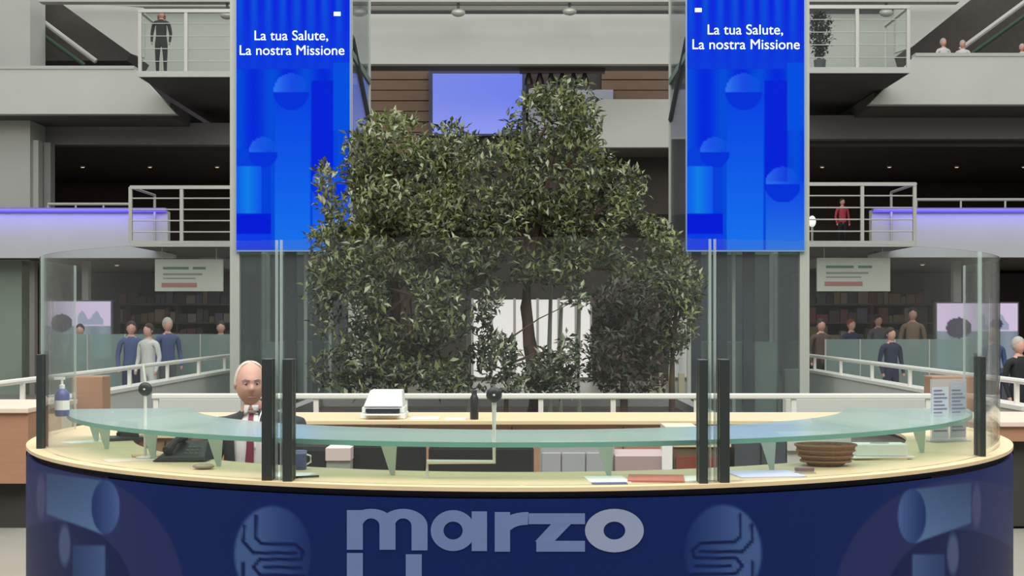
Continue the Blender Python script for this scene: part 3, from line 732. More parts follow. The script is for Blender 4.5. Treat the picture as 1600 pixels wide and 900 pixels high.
letters = [
 ([rect(542, 797, 567, 859), ringp(580, 822, 38, 27, 13, 12, 200, 360, 16), rect(593, 820, 618, 859), ringp(630, 822, 38, 27, 13, 12, 200, 360, 16), rect(643, 820, 668, 860)], LET),
 ([ringp(708, 829, 35, 32, 15, 14), rect(737, 799, 761, 861)], LET),
 ([rect(773, 800, 797, 862), ringp(824, 832, 51, 32, 27, 12, 200, 272, 10)], LET),
 ([rect(826, 802, 914, 819), [((893, 818), (862, 818)), ((866, 846), (836, 846))], rect(838, 845, 914, 862)], LET),
 ([ringp(960, 829, 46, 34, 17, 14)], LETO),
 ([rect(542, 864, 567, 960), ringp(590, 950, 38, 32, 16, 13)], LET),
 ([rect(634, 866, 659, 982)], LET),
 ([ringp(706, 945, 36, 38, 12, 16, 0, 180, 16), rect(670, 920, 694, 946), rect(718, 920, 742, 982)], LET)]
for s_, m_ in letters: letter(s_).build('letter', m_, panel)

# rear straight counter
t = thing('rear_counter', 'straight pale wooden counter closing the back of the reception desk', 'counter', (0, 9.6, 0))
MB().box((X(236, 9.55), 9.5, 0.97), (X(1420, 9.55), 10.35, 1.0)).build('counter_top', WOODL, t, bevel=0.004)
MB().box((X(240, 9.6), 9.56, 0.0), (X(1400, 9.6), 9.6, 0.97)).build('front_panel', WOODB, t)
for k in range(7): MB().box((-2.4+0.78*k, 9.54, 0.1), (-2.39+0.78*k, 9.562, 0.95)).build('joint_strip', mat('joint', (96, 66, 50), 0.7), t)

# glass screen round the desk
GS = glass('screen_glass', (0.965, 0.985, 0.978), 0.008, 0.01, 0.85)
GE = glass('glass_edge', (0.82, 0.9, 0.88), 0.3, 0.1)
scr = thing('glass_screen', 'curved clear glass screen standing on the front of the reception desk', 'glass screen', (0, DC, 1.1))
def ang(px, R):
    k = (px-CX)/F; a_ = 1+k*k; y = (DC-math.sqrt(max(0, DC*DC-a_*(DC*DC-R*R))))/a_
    return math.atan2(k*y, DC-y)
RG = 2.455
pk = [ang(66, RG), ang(436, RG), ang(1113, RG), ang(1531, RG)]
segs = [(-math.radians(93), pk[0]), (pk[0], pk[1]), (pk[1], pk[2]), (pk[2], pk[3]), (pk[3], math.radians(93))]
for a0, a1 in segs:
    MB().arc(0, DC, RG-0.005, RG+0.005, 1.1, 2.0, a0+0.004, a1-0.004, 40).build('glass_pane', GS, scr, smooth=True)
    for ae in (a0+0.004, a1-0.004):
        MB().arc(0, DC, RG-0.006, RG+0.006, 1.1, 2.0, ae-0.0012, ae+0.0012, 1).build('glass_edge', GE, scr)
for px, wpx in ((66, 9), (420, 16), (452, 15), (1097, 14), (1130, 15), (1531, 9)):
    a0 = ang(px, RG); q = Vector((RG*math.sin(a0), DC-RG*math.cos(a0), 0)); hw = wpx/2/F*q.y
    mb = MB().box((q.x-hw, q.y-0.045, 1.1), (q.x+hw, q.y-0.008, 1.555 if 100 < px < 1500 else 1.54)).box((q.x-hw, q.y+0.008, 1.1), (q.x+hw, q.y+0.045, 1.555))
    mb.build('post', POSTM, scr, bevel=0.003)
# glass shelf on brackets
shelf = thing('glass_shelf', 'thick green edged glass shelf curving round inside the glass screen', 'shelf', (0, DC, 1.1))
SHT = glass('shelf_glass', (0.86, 0.95, 0.92), 0.34, 0.22, 0.9, (0.58, 0.82, 0.76))
R1, R0 = 2.33, 1.72
MB().arc(0, DC, R0, R1, 1.228, 1.243, -math.radians(80), math.radians(80), 90).build('glass_top', SHT, shelf)
MB().arc(0, DC, R1, R1+0.004, 1.226, 1.245, -math.radians(80), math.radians(80), 90).build('polished_edge', mat('green_edge', (112, 166, 152), 0.25, noise=0.1), shelf)
for px in (118, 165, 238, 340, 612, 950, 1205, 1440):
    a0 = ang(px, 2.2); q = Vector((2.2*math.sin(a0), DC-2.2*math.cos(a0), 0))
    MB().add([(q.x-0.045, q.y, 1.227), (q.x+0.02, q.y, 1.227), (q.x+0.012, q.y, 1.1), (q.x-0.004, q.y, 1.1), (q.x-0.045, q.y+0.012, 1.227), (q.x+0.02, q.y+0.012, 1.227), (q.x+0.012, q.y+0.012, 1.1), (q.x-0.004, q.y+0.012, 1.1)],
             [(0, 1, 2, 3), (7, 6, 5, 4), (0, 4, 5, 1), (1, 5, 6, 2), (2, 6, 7, 3), (3, 7, 4, 0)]).build('bracket', mat('frosted_bracket', (176, 190, 178), 0.4), shelf)

# ------------------------------------------------------------------ things on and in the desk
def stand_mic(px, py, dd, rpx, foot_y, label, frame=False):
    p = P(px, py, dd); r = rpx/F*dd
    t = thing('intercom', label, 'intercom', (p.x, p.y, 1.1))
    MB().ball((p.x, p.y, p.z), r, r*0.6, r, 18, 12).build('speaker', BLACK, t, smooth=True)
    MB().lathe((p.x, p.y-r*0.55, p.z), [(0.004, -0.004), (0.006, 0), (0.004, 0.004)], 8).build('button', STEEL, t)
    if frame:
        zf = Z(722, dd)
        MB().tube([(p.x, p.y+0.01, p.z-r), (p.x, p.y+0.01, zf), (X(667, dd), p.y+0.01, zf), (X(667, dd), p.y+0.01, 1.1)], 0.009, 8).build('stand', RAILW, t)
    else:
        MB().tube([(p.x, p.y, p.z-r*0.9), (p.x, p.y, 1.1)], 0.007, 8).build('stand', RAILW, t)
        MB().tube([(p.x, p.y, p.z+r*0.9), (p.x-0.01, p.y, p.z+0.11)], 0.005, 8).build('antenna', RAILW, t)
        MB().lathe((p.x, p.y, 1.1), [(0.04, 0), (0.04, 0.008), (0.01, 0.014)], 16).build('base', RAILW, t)
    return t
stand_mic(227, 608, 5.9, 11, 700, 'round black intercom on slim pale stand at the left of the desk')
stand_mic(772, 617, 5.15, 12.5, 745, 'round black intercom on a stepped pale tube frame at the desk centre', True)
def counter_pt(px, R):  # a spot on the wooden top
    a0 = ang(px, R); return Vector((R*math.sin(a0), DC-R*math.cos(a0), 1.1))
def sheet(name, label, px, R, w_, h_, rz, m_, th_=0.002, cat='paper', z=0, group=None):
    q = counter_pt(px, R)
    o = MB().box((q.x-w_/2, q.y-h_/2, 1.1+z), (q.x+w_/2, q.y+h_/2, 1.1+z+th_), rz).build(name, m_, None)
    tag(o, label, cat, group); return o
LIL = mat('lilac_paper', (206, 204, 240), 0.6); REDP = mat('red_print', (196, 112, 98), 0.6, noise=0.1); BLUP = mat('blue_print', (78, 84, 142), 0.6)
sheet('leaflet', 'white leaflet with blue edge lying right of the desk centre', 948, 2.3, 0.15, 0.2, 0.1, PAPER, 0.003)
sheet('leaflet', 'narrow dark blue leaflet under the white one near the desk centre', 952, 2.42, 0.13, 0.06, 0.05, BLUP, 0.002)
sheet('booklet', 'red cover booklet lying left of the right dark post pair', 1025, 2.33, 0.21, 0.2, -0.1, REDP, 0.008, 'booklet')
sheet('leaflet', 'white sheet tucked between the red booklet and the right posts', 1080, 2.34, 0.12, 0.16, 0.3, PAPER, 0.002)
sheet('document', 'lilac white document lying right of the right dark post pair', 1195, 2.31, 0.26, 0.22, 0.15, LIL, 0.004)
sheet('document', 'small white sheet lying just right of the left dark posts', 466, 2.31, 0.08, 0.18, -0.2, PAPER, 0.002)
sheet('document', 'white form lying between the two left dark posts', 436, 2.31, 0.05, 0.18, -0.1, PAPER, 0.002)
sheet('document', 'pale pink sheet on the far left part of the counter', 205, 2.28, 0.22, 0.14, 0.5, mat('pink_paper', (232, 206, 192), 0.6), 0.002)
sheet('document', 'white sheet nearest the left glass edge', 130, 2.25, 0.2, 0.12, 0.8, PAPER, 0.002)
sheet('document', 'orange tinted folder beside the black telephone', 240, 2.13, 0.18, 0.1, 0.35, mat('orange_folder', (222, 168, 138), 0.6), 0.006, 'folder')
o = sheet('pen', 'dark pen lying right of the left posts', 478, 2.37, 0.1, 0.008, 0.4, BLACK, 0.007, 'pen', 0.002)
# mug
q = counter_pt(468, 2.12)
t = thing('mug', 'blue and white mug standing right of the left dark posts', 'mug', q)
MB().lathe(q, [(0.026, 0), (0.029, 0.006), (0.029, 0.075), (0.026, 0.078), (0.025, 0.01)], 20).build('cup', mat('mug_blue', (84, 90, 152), 0.3), t, smooth=True)
MB().tube([q+Vector((0.028, 0, 0.06)), q+Vector((0.045, 0, 0.055)), q+Vector((0.045, 0, 0.03)), q+Vector((0.028, 0, 0.02))], 0.004, 6).build('handle', PAPER, t)
MB().lathe(q+Vector((0, 0, 0.064)), [(0.0294, 0), (0.0294, 0.012)], 20).build('band', mat('mug_band', (150, 150, 200), 0.3), t)
# telephone
q = counter_pt(292, 2.12)
t = thing('telephone', 'black desk telephone on the counter left of the seated man', 'telephone', q)
MB().add([(q.x-0.13, q.y-0.08, 1.102), (q.x+0.10, q.y-0.08, 1.102), (q.x+0.10, q.y+0.1, 1.102), (q.x-0.13, q.y+0.1, 1.102), (q.x-0.1, q.y-0.07, 1.125), (q.x+0.09, q.y-0.07, 1.125), (q.x+0.07, q.y+0.09, 1.18), (q.x-0.05, q.y+0.09, 1.18)],
         [(0, 3, 2, 1), (4, 5, 6, 7), (0, 1, 5, 4), (1, 2, 6, 5), (2, 3, 7, 6), (3, 0, 4, 7)]).build('body', BLACK, t, bevel=0.006)
MB().tube([(q.x-0.07, q.y-0.06, 1.145), (q.x-0.05, q.y, 1.18), (q.x-0.03, q.y+0.07, 1.195)], [0.022, 0.014, 0.022], 8).build('handset', BLACK, t, smooth=True)
for i in range(3):
    for j in range(3): MB().box((q.x+0.0+0.022*i, q.y-0.05+0.03*j, 1.13+0.0103*j), (q.x+0.014+0.022*i, q.y-0.035+0.03*j, 1.137+0.0103*j)).build('key', mat('keys', (110, 110, 112), 0.5), t)
# small mouse-like object
q = counter_pt(318, 2.3); tag(MB().ball(q+Vector((0, 0, 0.012)), 0.045, 0.03, 0.012).build('computer_mouse', mat('taupe', (150, 136, 124), 0.5), None, smooth=True), 'flat grey brown mouse on the counter below the telephone', 'computer mouse')
# left interior items
q = Vector((X(191, 6.9), 6.9, 0.74))
t = thing('desk_organiser', 'tall black organiser box beside a white post, left inside of the desk', 'organiser', q)
MB().box((q.x-0.03, q.y, 0.74), (q.x+0.025, q.y+0.2, 1.13)).build('box', BLACK, t); MB().box((q.x+0.027, q.y, 0.74), (q.x+0.04, q.y+0.02, 1.15)).build('white_post', RAILW, t)
q = Vector((X(257, 7.3), 7.3, 0.0))
t = thing('cabinet', 'brown wooden cabinet inside the desk on the left', 'cabinet', q)
MB().box((X(217, 7.3), 7.3, 0), (X(300, 7.3), 7.62, 1.07)).build('body', WOODB, t); MB().box((X(216, 7.3), 7.28, 1.07), (X(301, 7.3), 7.63, 1.09)).build('top', WOODL, t)
MB().box((X(258, 7.3), 7.285, 0.1), (X(259.5, 7.3), 7.3, 1.05)).build('door_gap', BLACK, t)
q = counter_pt(135, 2.12)
t = thing('laptop', 'dark open laptop near the left end of the counter', 'laptop', q)
MB().box((q.x-0.06, q.y, 1.101), (q.x+0.12, q.y+0.16, 1.115), 0.5).build('base', POSTM, t); MB().add([(q.x-0.02, q.y+0.16, 1.115), (q.x+0.12, q.y+0.05, 1.115), (q.x+0.11, q.y+0.06, 1.19), (q.x-0.03, q.y+0.17, 1.19)], [(0, 1, 2, 3)]).build('lid', POSTM, t)
# hand gel bottle on the glass shelf
q = P(97, 636, 6.45); q.z = 1.2455
t = thing('gel_bottle', 'blue and white pump bottle standing on the left end of the glass shelf', 'bottle', q)
MB().lathe(q, [(0.03, 0), (0.034, 0.01), (0.034, 0.1), (0.02, 0.125), (0.012, 0.13)], 16).build('body', mat('bottle_blue', (74, 84, 140), 0.3), t, smooth=True)
MB().lathe(q+Vector((0, 0, 0.03)), [(0.0345, 0), (0.0345, 0.045)], 16).build('label_band', PAPER, t)
MB().lathe(q+Vector((0, 0, 0.128)), [(0.013, 0), (0.013, 0.02), (0.006, 0.022), (0.006, 0.05)], 10).box((q.x-0.035, q.y-0.007, q.z+0.172), (q.x+0.012, q.y+0.007, q.z+0.184)).build('pump', PAPER, t)
# chairs
def chair(px, dd, wd, ztop, label, name='office_chair'):
    x = X(px, dd)
    t = thing(name, label, 'chair', (x, dd, 0), 'black office chairs inside the desk')
    MB().box((x-wd/2, dd-0.04, 0.62), (x+wd/2, dd+0.03, ztop)).build('backrest', CHAIR, t, bevel=0.03)
    MB().box((x-0.19, dd-0.46, 0.44), (x+0.19, dd-0.04, 0.52)).build('seat', CHAIR, t, bevel=0.03)
    MB().tube([(x, dd-0.25, 0.08), (x, dd-0.25, 0.44)], 0.03).build('gas_column', STEEL, t)
    MB().tube([(x, dd-0.05, 0.5), (x, dd+0.05, 0.56), (x, dd+0.04, 0.75)], 0.02, 6).build('back_bar', BLACK, t)
    for k in range(5):
        a = k*2*math.pi/5; MB().tube([(x, dd-0.25, 0.1), (x+0.2*math.cos(a), dd-0.25+0.2*math.sin(a), 0.06)], 0.018, 6).build('leg', BLACK, t)
        MB().ball((x+0.2*math.cos(a), dd-0.25+0.2*math.sin(a), 0.03), 0.03, n=8, m=6).build('castor', BLACK, t)
    return t
chair(606, 6.75, 0.38, 1.10, 'wide black office chair behind the left shelf bracket')
chair(752, 6.75, 0.52, 1.09, 'broad black office chair behind the stepped tube frame')
# grey cabinets inside right
t = thing('cabinet', 'light grey double cabinet inside the desk right of the black chairs', 'cabinet', (X(905, 7.3), 7.3, 0))
MB().box((X(845, 7.3), 7.3, 0), (X(960, 7.3), 7.7, 1.02)).build('body', GREYM, t)
for a_, b_ in ((847, 876), (878, 914), (916, 958)): MB().box((X(a_, 7.3), 7.285, 0.05), (X(b_, 7.3), 7.3, 0.99)).build('door', GREYM, t, bevel=0.003)
t = thing('cabinet', 'low pink brown cabinet right of the light grey one', 'cabinet', (X(1000, 7.2), 7.2, 0))
MB().box((X(962, 7.2), 7.2, 0), (X(1044, 7.2), 7.6, 0.98)).build('body', mat('mauve_lam', (172, 150, 148), 0.5), t); MB().box((X(1034, 7.2), 7.18, 0), (X(1050, 7.2), 7.2, 1.08)).build('side_panel', PAPER, t)
t = thing('cabinet', 'dark red brown cabinet behind the right dark posts', 'cabinet', (X(1090, 7.2), 7.2, 0))
MB().box((X(1052, 7.2), 7.2, 0), (X(1140, 7.2), 7.6, 1.03)).build('body', mat('olive_brown', (104, 88, 68), 0.5), t); MB().box((X(1056, 7.2), 7.185, 0.88), (X(1125, 7.2), 7.2, 0.98)).build('drawer', mat('dark_red', (128, 62, 52), 0.5), t)
MB().box((X(1052, 7.2), 7.19, 1.03), (X(1142, 7.2), 7.62, 1.045)).build('top', WOODL, t)
t = thing('cabinet', 'dark slate grey cabinet right of the right dark posts', 'cabinet', (X(1190, 7.2), 7.2, 0))
MB().box((X(1148, 7.2), 7.2, 0), (X(1228, 7.2), 7.6, 1.07)).build('body', mat('slate', (66, 70, 80), 0.5), t); MB().box((X(1188, 7.2), 7.19, 0.05), (X(1189.5, 7.2), 7.2, 1.04)).build('door_gap', BLACK, t)
t = thing('cabinet', 'pale grey cabinet in the desk behind the woven basket', 'cabinet', (X(1260, 7.2), 7.2, 0))
MB().box((X(1230, 7.2), 7.2, 0), (X(1330, 7.2), 7.6, 1.08)).build('body', PALE, t); MB().box((X(1230, 7.2), 7.19, 1.0), (X(1330, 7.2), 7.2, 1.01)).build('shadow_line', DARKG, t)
# small box under shelf, left of centre
t = thing('file_box', 'small pale file box between two black chairs', 'box', (X(527, 6.6), 6.6, 0.74))
MB().box((X(510, 6.6), 6.6, 0.74), (X(547, 6.6), 6.85, 1.06)).build('body', mat('grey_green', (150, 156, 146), 0.6), t); MB().box((X(509, 6.6), 6.59, 1.02), (X(548, 6.6), 6.86, 1.08)).build('lid', mat('pinkish', (206, 190, 188), 0.6), t)
# basket
q = counter_pt(1290, 2.18)
t = thing('basket', 'woven brown basket on the right part of the counter', 'basket', q)
MB().lathe(q, [(0.07, 0.0), (0.10, 0.03), (0.125, 0.085), (0.12, 0.088), (0.09, 0.03), (0.05, 0.01)], 28, 1.0, 0.75).build('body', mat('wicker', (128, 98, 78), 0.8, noise=0.4, scale=60, bump=0.8), t, smooth=True)
for k in range(4): MB().tube([q+Vector((0.128*(0.8+0.06*k)*math.cos(a), 0.096*(0.8+0.06*k)*math.sin(a), 0.02+0.022*k)) for a in np.linspace(0, 6.283, 25)], 0.005, 6).build('weave_ring', mat('wicker2', (150, 108, 80), 0.8), t)
q = counter_pt(1258, 2.36)
t = thing('stapler', 'small dark stapler in front of the basket', 'stapler', q)
MB().box((q.x-0.04, q.y-0.01, 1.1), (q.x+0.04, q.y+0.01, 1.107)).build('base', STEEL, t); MB().box((q.x-0.04, q.y-0.009, 1.11), (q.x+0.035, q.y+0.009, 1.125)).build('arm', mat('mauve', (120, 96, 100), 0.5), t, bevel=0.003)
# white box
q = counter_pt(1374, 2.15)
t = thing('tissue_box', 'white box standing on papers right of the basket', 'box', q)
MB().box((q.x-0.11, q.y-0.05, 1.113), (q.x+0.11, q.y+0.05, 1.165)).build('body', PAPER, t, bevel=0.004); MB().lathe((q.x, q.y, 1.165), [(0.03, 0), (0.03, 0.002)], 16, 1.4).build('opening', GREYM, t)
for k in range(3):
    tag(MB().box((q.x-0.13-0.01*k, q.y-0.08, 1.1005+0.004*k), (q.x+0.10+0.015*k, q.y+0.07, 1.1040+0.004*k), 0.1*k).build('paper_stack', [WOODL, mat('cream_paper', (226, 214, 178), 0.7), PAPER][k], None), ['bottom cream folder under the white box', 'middle cream folder under the white box', 'top white folder directly under the white box'][k], 'folder')
# sign sheets in a clear holder near the right post
q = counter_pt(1494, 2.22)
rz = ang(1494, 2.3)*0.9
t = thing('notice_stand', 'clear stand with two printed notice sheets next to the right end post', 'notice', q)
def rbox(cx, cy, a, b, rz, name, m_, par): return MB().box((cx+a[0], cy+a[1], a[2]), (cx+b[0], cy+b[1], b[2]), rz, (cx, cy, 0)).build(name, m_, par)
rz = 0.35
rbox(q.x, q.y, (-0.105, -0.003, 1.1), (0.105, 0.003, 1.41), rz, 'acrylic_sheet', glass('acrylic', (0.85, 0.88, 0.92), 0.25), t)
NOTE = mat('notice_paper', (196, 196, 212), 0.6)
pa = rbox(q.x, q.y, (-0.1, -0.007, 1.12), (-0.005, -0.004, 1.37), rz, 'notice_sheet', NOTE, t)
pb = rbox(q.x, q.y, (0.008, -0.007, 1.12), (0.098, -0.004, 1.39), rz, 'notice_sheet', mat('notice_paper2', (166, 172, 184), 0.6), t)
for pr, x0 in ((pa, -0.092), (pb, 0.015)):
    for k in range(12):
        zz_ = 1.35-0.018*k; ww = 0.05+0.028*((k*7) % 3)/2
        rbox(q.x, q.y, (x0, -0.0085, zz_), (x0+ww, -0.0068, zz_+0.007), rz, 'print_line', mat('print_ink', (112, 108, 142), 0.6), pr)
rbox(q.x, q.y, (-0.105, -0.04, 1.1), (0.105, 0.04, 1.106), rz, 'foot', glass('acrylic', (0.85, 0.88, 0.92), 0.25), t)
# printer on rear counter
q = Vector((X(600, 9.62), 9.62, 1.0))
t = thing('printer', 'white desktop printer on the rear counter behind the glass shelf', 'printer', q)
MB().box((q.x-0.17, q.y, 1.0), (q.x+0.15, q.y+0.3, 1.04)).box((q.x-0.16, q.y+0.03, 1.04), (q.x+0.14, q.y+0.3, 1.085)).build('body', mat('printer_white', (224, 228, 224), 0.4), t, bevel=0.008)
MB().add([(q.x-0.15, q.y+0.02, 1.085), (q.x+0.13, q.y+0.02, 1.085), (q.x+0.13, q.y+0.28, 1.085), (q.x-0.15, q.y+0.28, 1.085), (q.x-0.11, q.y+0.1, 1.2), (q.x+0.12, q.y+0.1, 1.2), (q.x+0.12, q.y+0.26, 1.2), (q.x-0.11, q.y+0.26, 1.2)],
         [(0, 3, 2, 1), (4, 5, 6, 7), (0, 1, 5, 4), (1, 2, 6, 5), (2, 3, 7, 6), (3, 0, 4, 7)]).build('lid', mat('printer_lid', (206, 214, 210), 0.4), t, bevel=0.01)
MB().box((q.x-0.13, q.y-0.005, 1.048), (q.x+0.11, q.y+0.03, 1.072)).build('paper_slot', BLACK, t); MB().box((q.x-0.13, q.y-0.06, 1.03), (q.x+0.11, q.y+0.02, 1.036)).build('paper_tray', PAPER, t)
o = MB().box((X(640, 9.52), 9.51, 1.0), (X(685, 9.52), 9.7, 1.012)).build('paper_stack', PAPER); tag(o, 'low stack of white paper right of the printer on the rear counter', 'paper')
o = MB().box((X(695, 9.52), 9.51, 1.0), (X(728, 9.52), 9.66, 1.008)).build('paper_stack', PAPER); tag(o, 'thin white paper left of the black bottle on the rear counter', 'paper')
q = Vector((X(741, 9.6), 9.6, 1.0))
t = thing('thermos', 'slim black bottle on the rear counter left of the centre intercom', 'bottle', q)
MB().lathe(q, [(0.028, 0), (0.03, 0.01), (0.03, 0.15), (0.018, 0.175)], 16).build('body', BLACK, t, smooth=True); MB().lathe(q+Vector((0, 0, 0.175)), [(0.02, 0), (0.02, 0.03), (0.016, 0.034)], 14).build('cap', POSTM, t)
t = thing('small_cabinet', 'cream pedestal drawer block inside the desk left of the right posts', 'cabinet', (X(1070, 8.0), 8.0, 0))
MB().box((X(1040, 8), 8, 0), (X(1090, 8), 8.3, Z(667, 8))).build('body', mat('cream_lam', (204, 200, 176), 0.5), t); MB().box((X(1042, 8), 7.99, 0.75), (X(1088, 8), 8.0, 0.98)).build('drawer', mat('cream_lam2', (190, 186, 160), 0.5), t)

# ------------------------------------------------------------------ people
SKIN = mat('skin', (204, 156, 140), 0.55, noise=0.06, scale=14)
def skin_body(nodes, edges, sub=2):
    me = bpy.data.meshes.new('body'); names = list(nodes)
    me.from_pydata([nodes[n][0] for n in names], [(names.index(a), names.index(b)) for a, b in edges], [])
    o = bpy.data.objects.new('tmp', me); C.objects.link(o)
    o.modifiers.new('skin', 'SKIN'); sv = me.skin_vertices[0].data if me.skin_vertices else None
    if sv is None:
        bm = bmesh.new(); bm.from_mesh(me); bm.verts.layers.skin.verify(); bm.to_mesh(me); bm.free(); sv = me.skin_vertices[0].data
    for i, n in enumerate(names):
        r = nodes[n][1]; sv[i].radius = r if isinstance(r, tuple) else (r, r); sv[i].use_root = (i == 0)
    s = o.modifiers.new('sub', 'SUBSURF'); s.levels = sub; s.render_levels = sub
    bpy.context.view_layer.update()
    out = bpy.data.meshes.new_from_object(o.evaluated_get(bpy.context.evaluated_depsgraph_get()))
    bpy.data.objects.remove(o)
    return out
def head_mesh(c, s=1.0, yaw=0.0, pitch=0.0, nu=40, nv=28):
    """human head facing -Y: brow, eye sockets, nose, lips, chin, ears"""
    vs = []; fs = []
    R = Matrix.Rotation(yaw, 3, 'Z')@Matrix.Rotation(pitch, 3, 'X')
    G = lambda d2, w_: math.exp(-d2/(w_*w_))
    for j in range(nv+1):
        ph = math.pi*j/nv; z = -math.cos(ph)
        for i in range(nu):
            a = 2*math.pi*i/nu; x = math.sin(ph)*math.sin(a); y = -math.sin(ph)*math.cos(a)
            px_, py_, pz_ = x*0.081, y*0.098, z*0.122
            if z < 0: px_ *= 1-0.20*z*z; py_ *= 1-0.22*z*z
            if y < 0:
                f = -y
                py_ -= 0.026*G((x/0.16)**2*0.03+((z+0.12)/0.16)**2*0.03, 0.17)*f
                for e in (-1, 1): py_ += 0.012*G((x-e*0.40)**2+((z-0.08)*1.3)**2, 0.2)
                py_ -= 0.006*G(((z-0.27)*1.6)**2+(x*0.4)**2, 0.22)
                py_ -= 0.007*G((x*0.9)**2+((z+0.5)*2.2)**2, 0.26)
                py_ += 0.006*G((x*0.8)**2+((z+0.49)*8)**2, 0.2)
                py_ -= 0.014*G((x)**2+((z+0.86)*1.4)**2, 0.26)
            vs.append(Vector(c)+R@(Vector((px_, py_, pz_))*s))
    for j in range(nv):
        for i in range(nu): fs.append((j*nu+i, j*nu+(i+1) % nu, (j+1)*nu+(i+1) % nu, (j+1)*nu+i))
    for e in (-1, 1):
        o = len(vs); mb = MB().ball((0, 0, 0), 0.012, 0.022, 0.032, 10, 8)
        for v in mb.v: vs.append(Vector(c)+R@((Vector(v)+Vector((e*0.079, 0.008, -0.004)))*s))
        fs += [tuple(k+o for k in f) for f in mb.f]
    return vs, fs, R
def figure(name, label, at, H, yaw, top, bottom, hair, pose='stand', detail=False, group=None, lean=0.0, haircut='short'):
    t = thing(name, label, 'person', at, group); k = H/1.75
    def v(x, y, z): return (x*k, y*k, z*k)
    N = {}
    if pose == 'stand':
        N['pel'] = (v(0, 0, 0.95), (0.15*k, 0.11*k)); N['waist'] = (v(0, 0, 1.1), (0.13*k, 0.10*k)); N['chest'] = (v(0, 0, 1.28), (0.165*k, 0.115*k)); N['top'] = (v(0, 0, 1.41), (0.13*k, 0.09*k))
        N['neck'] = (v(0, 0, 1.50), 0.055*k); N['hd'] = (v(0, 0, 1.56), 0.052*k)
        for s, n in ((-1, 'l'), (1, 'r')):
            N['sh'+n] = (v(0.185*s, 0, 1.40), 0.06*k); N['el'+n] = (v(0.24*s, 0.02, 1.13), 0.045*k); N['wr'+n] = (v(0.23*s, -0.08, 0.90), 0.032*k); N['ha'+n] = (v(0.22*s, -0.10, 0.81), (0.038*k, 0.02*k)); 
            N['hip'+n] = (v(0.09*s, 0, 0.86), 0.09*k); N['kn'+n] = (v(0.10*s, 0, 0.48), 0.06*k); N['an'+n] = (v(0.10*s, 0.03, 0.09), 0.042*k); N['to'+n] = (v(0.11*s, -0.14, 0.04), 0.036*k)
    E = [('pel', 'waist'), ('waist', 'chest'), ('chest', 'top'), ('top', 'neck'), ('neck', 'hd')]
    for n in 'lr': E += [('top', 'sh'+n), ('sh'+n, 'el'+n), ('el'+n, 'wr'+n), ('wr'+n, 'ha'+n), ('pel', 'hip'+n), ('hip'+n, 'kn'+n), ('kn'+n, 'an'+n), ('an'+n, 'to'+n)]
    me = skin_body(N, E, 1)
    hv, hf, R = head_mesh(v(0, -0.01, 1.635), k, 0, 0.05, 20, 14)
    bm = bmesh.new(); bm.from_mesh(me); bv = [bm.verts.new(p) for p in hv]
    for f in hf:
        try: bm.faces.new([bv[i] for i in f])
        except ValueError: pass
    bmesh.ops.recalc_face_normals(bm, faces=bm.faces)
    for f in bm.faces:
        c = f.calc_center_median(); z = c.z/k; f.smooth = True
        f.material_index = 0 if z > 1.475 else (1 if z > 0.93 else 2)
        if abs(c.x)/k > 0.17 and z < 0.88 and z > 0.7: f.material_index = 0
        elif abs(c.x)/k > 0.19 and z < 0.95 and z > 0.86: f.material_index = 1
        if z < 0.08: f.material_index = 3
    M = Matrix.Translation(Vector(at))@Matrix.Rotation(yaw, 4, 'Z')
    me2 = bpy.data.meshes.new('body'); bm.to_mesh(me2); bm.free(); me2.transform(M)
    for m_ in (SKIN, top, bottom, BLACK): me2.materials.append(m_)
    o = bpy.data.objects.new('body', me2); C.objects.link(o); o.parent = t; o.matrix_parent_inverse = Matrix.Translation(-Vector(at))
    hb = MB(); c = Vector(v(0, 0.014, 1.662)); hb.ball(c, 0.094*k, 0.112*k, 0.122*k, 16, 12)
    if haircut == 'long': hb.ball(Vector(v(0, 0.05, 1.56)), 0.11*k, 0.06*k, 0.16*k, 14, 10)
    hb.v = [tuple(M@Vector(q)) if (q[1] > -0.04*k or q[2] > 1.69*k) else tuple(M@Vector((q[0], -0.04*k, max(q[2], 1.60*k)))) for q in hb.v]
    hb.build('hair', hair, t, smooth=True)
    return t
HB = mat('dark_hair', (50, 38, 32), 0.8, noise=0.2); HR = mat('auburn_hair', (128, 58, 38), 0.8, noise=0.3); HG = mat('grey_hair', (170, 166, 160), 0.8, noise=0.2)
def cloth(n, c): return mat('cloth_'+n, c, 0.85, noise=0.12, scale=30)
BLK = cloth('black', (34, 38, 40)); WHC = cloth('white', (206, 208, 206)); BLC = cloth('blue', (72, 88, 132)); GRC = cloth('grey', (96, 98, 102)); REC = cloth('red', (176, 66, 78)); NVC = cloth('navy', (44, 50, 78)); TAN = cloth('tan', (134, 112, 90)); BRC = cloth('brown', (92, 70, 62)); SCR = cloth('teal', (96, 128, 130))
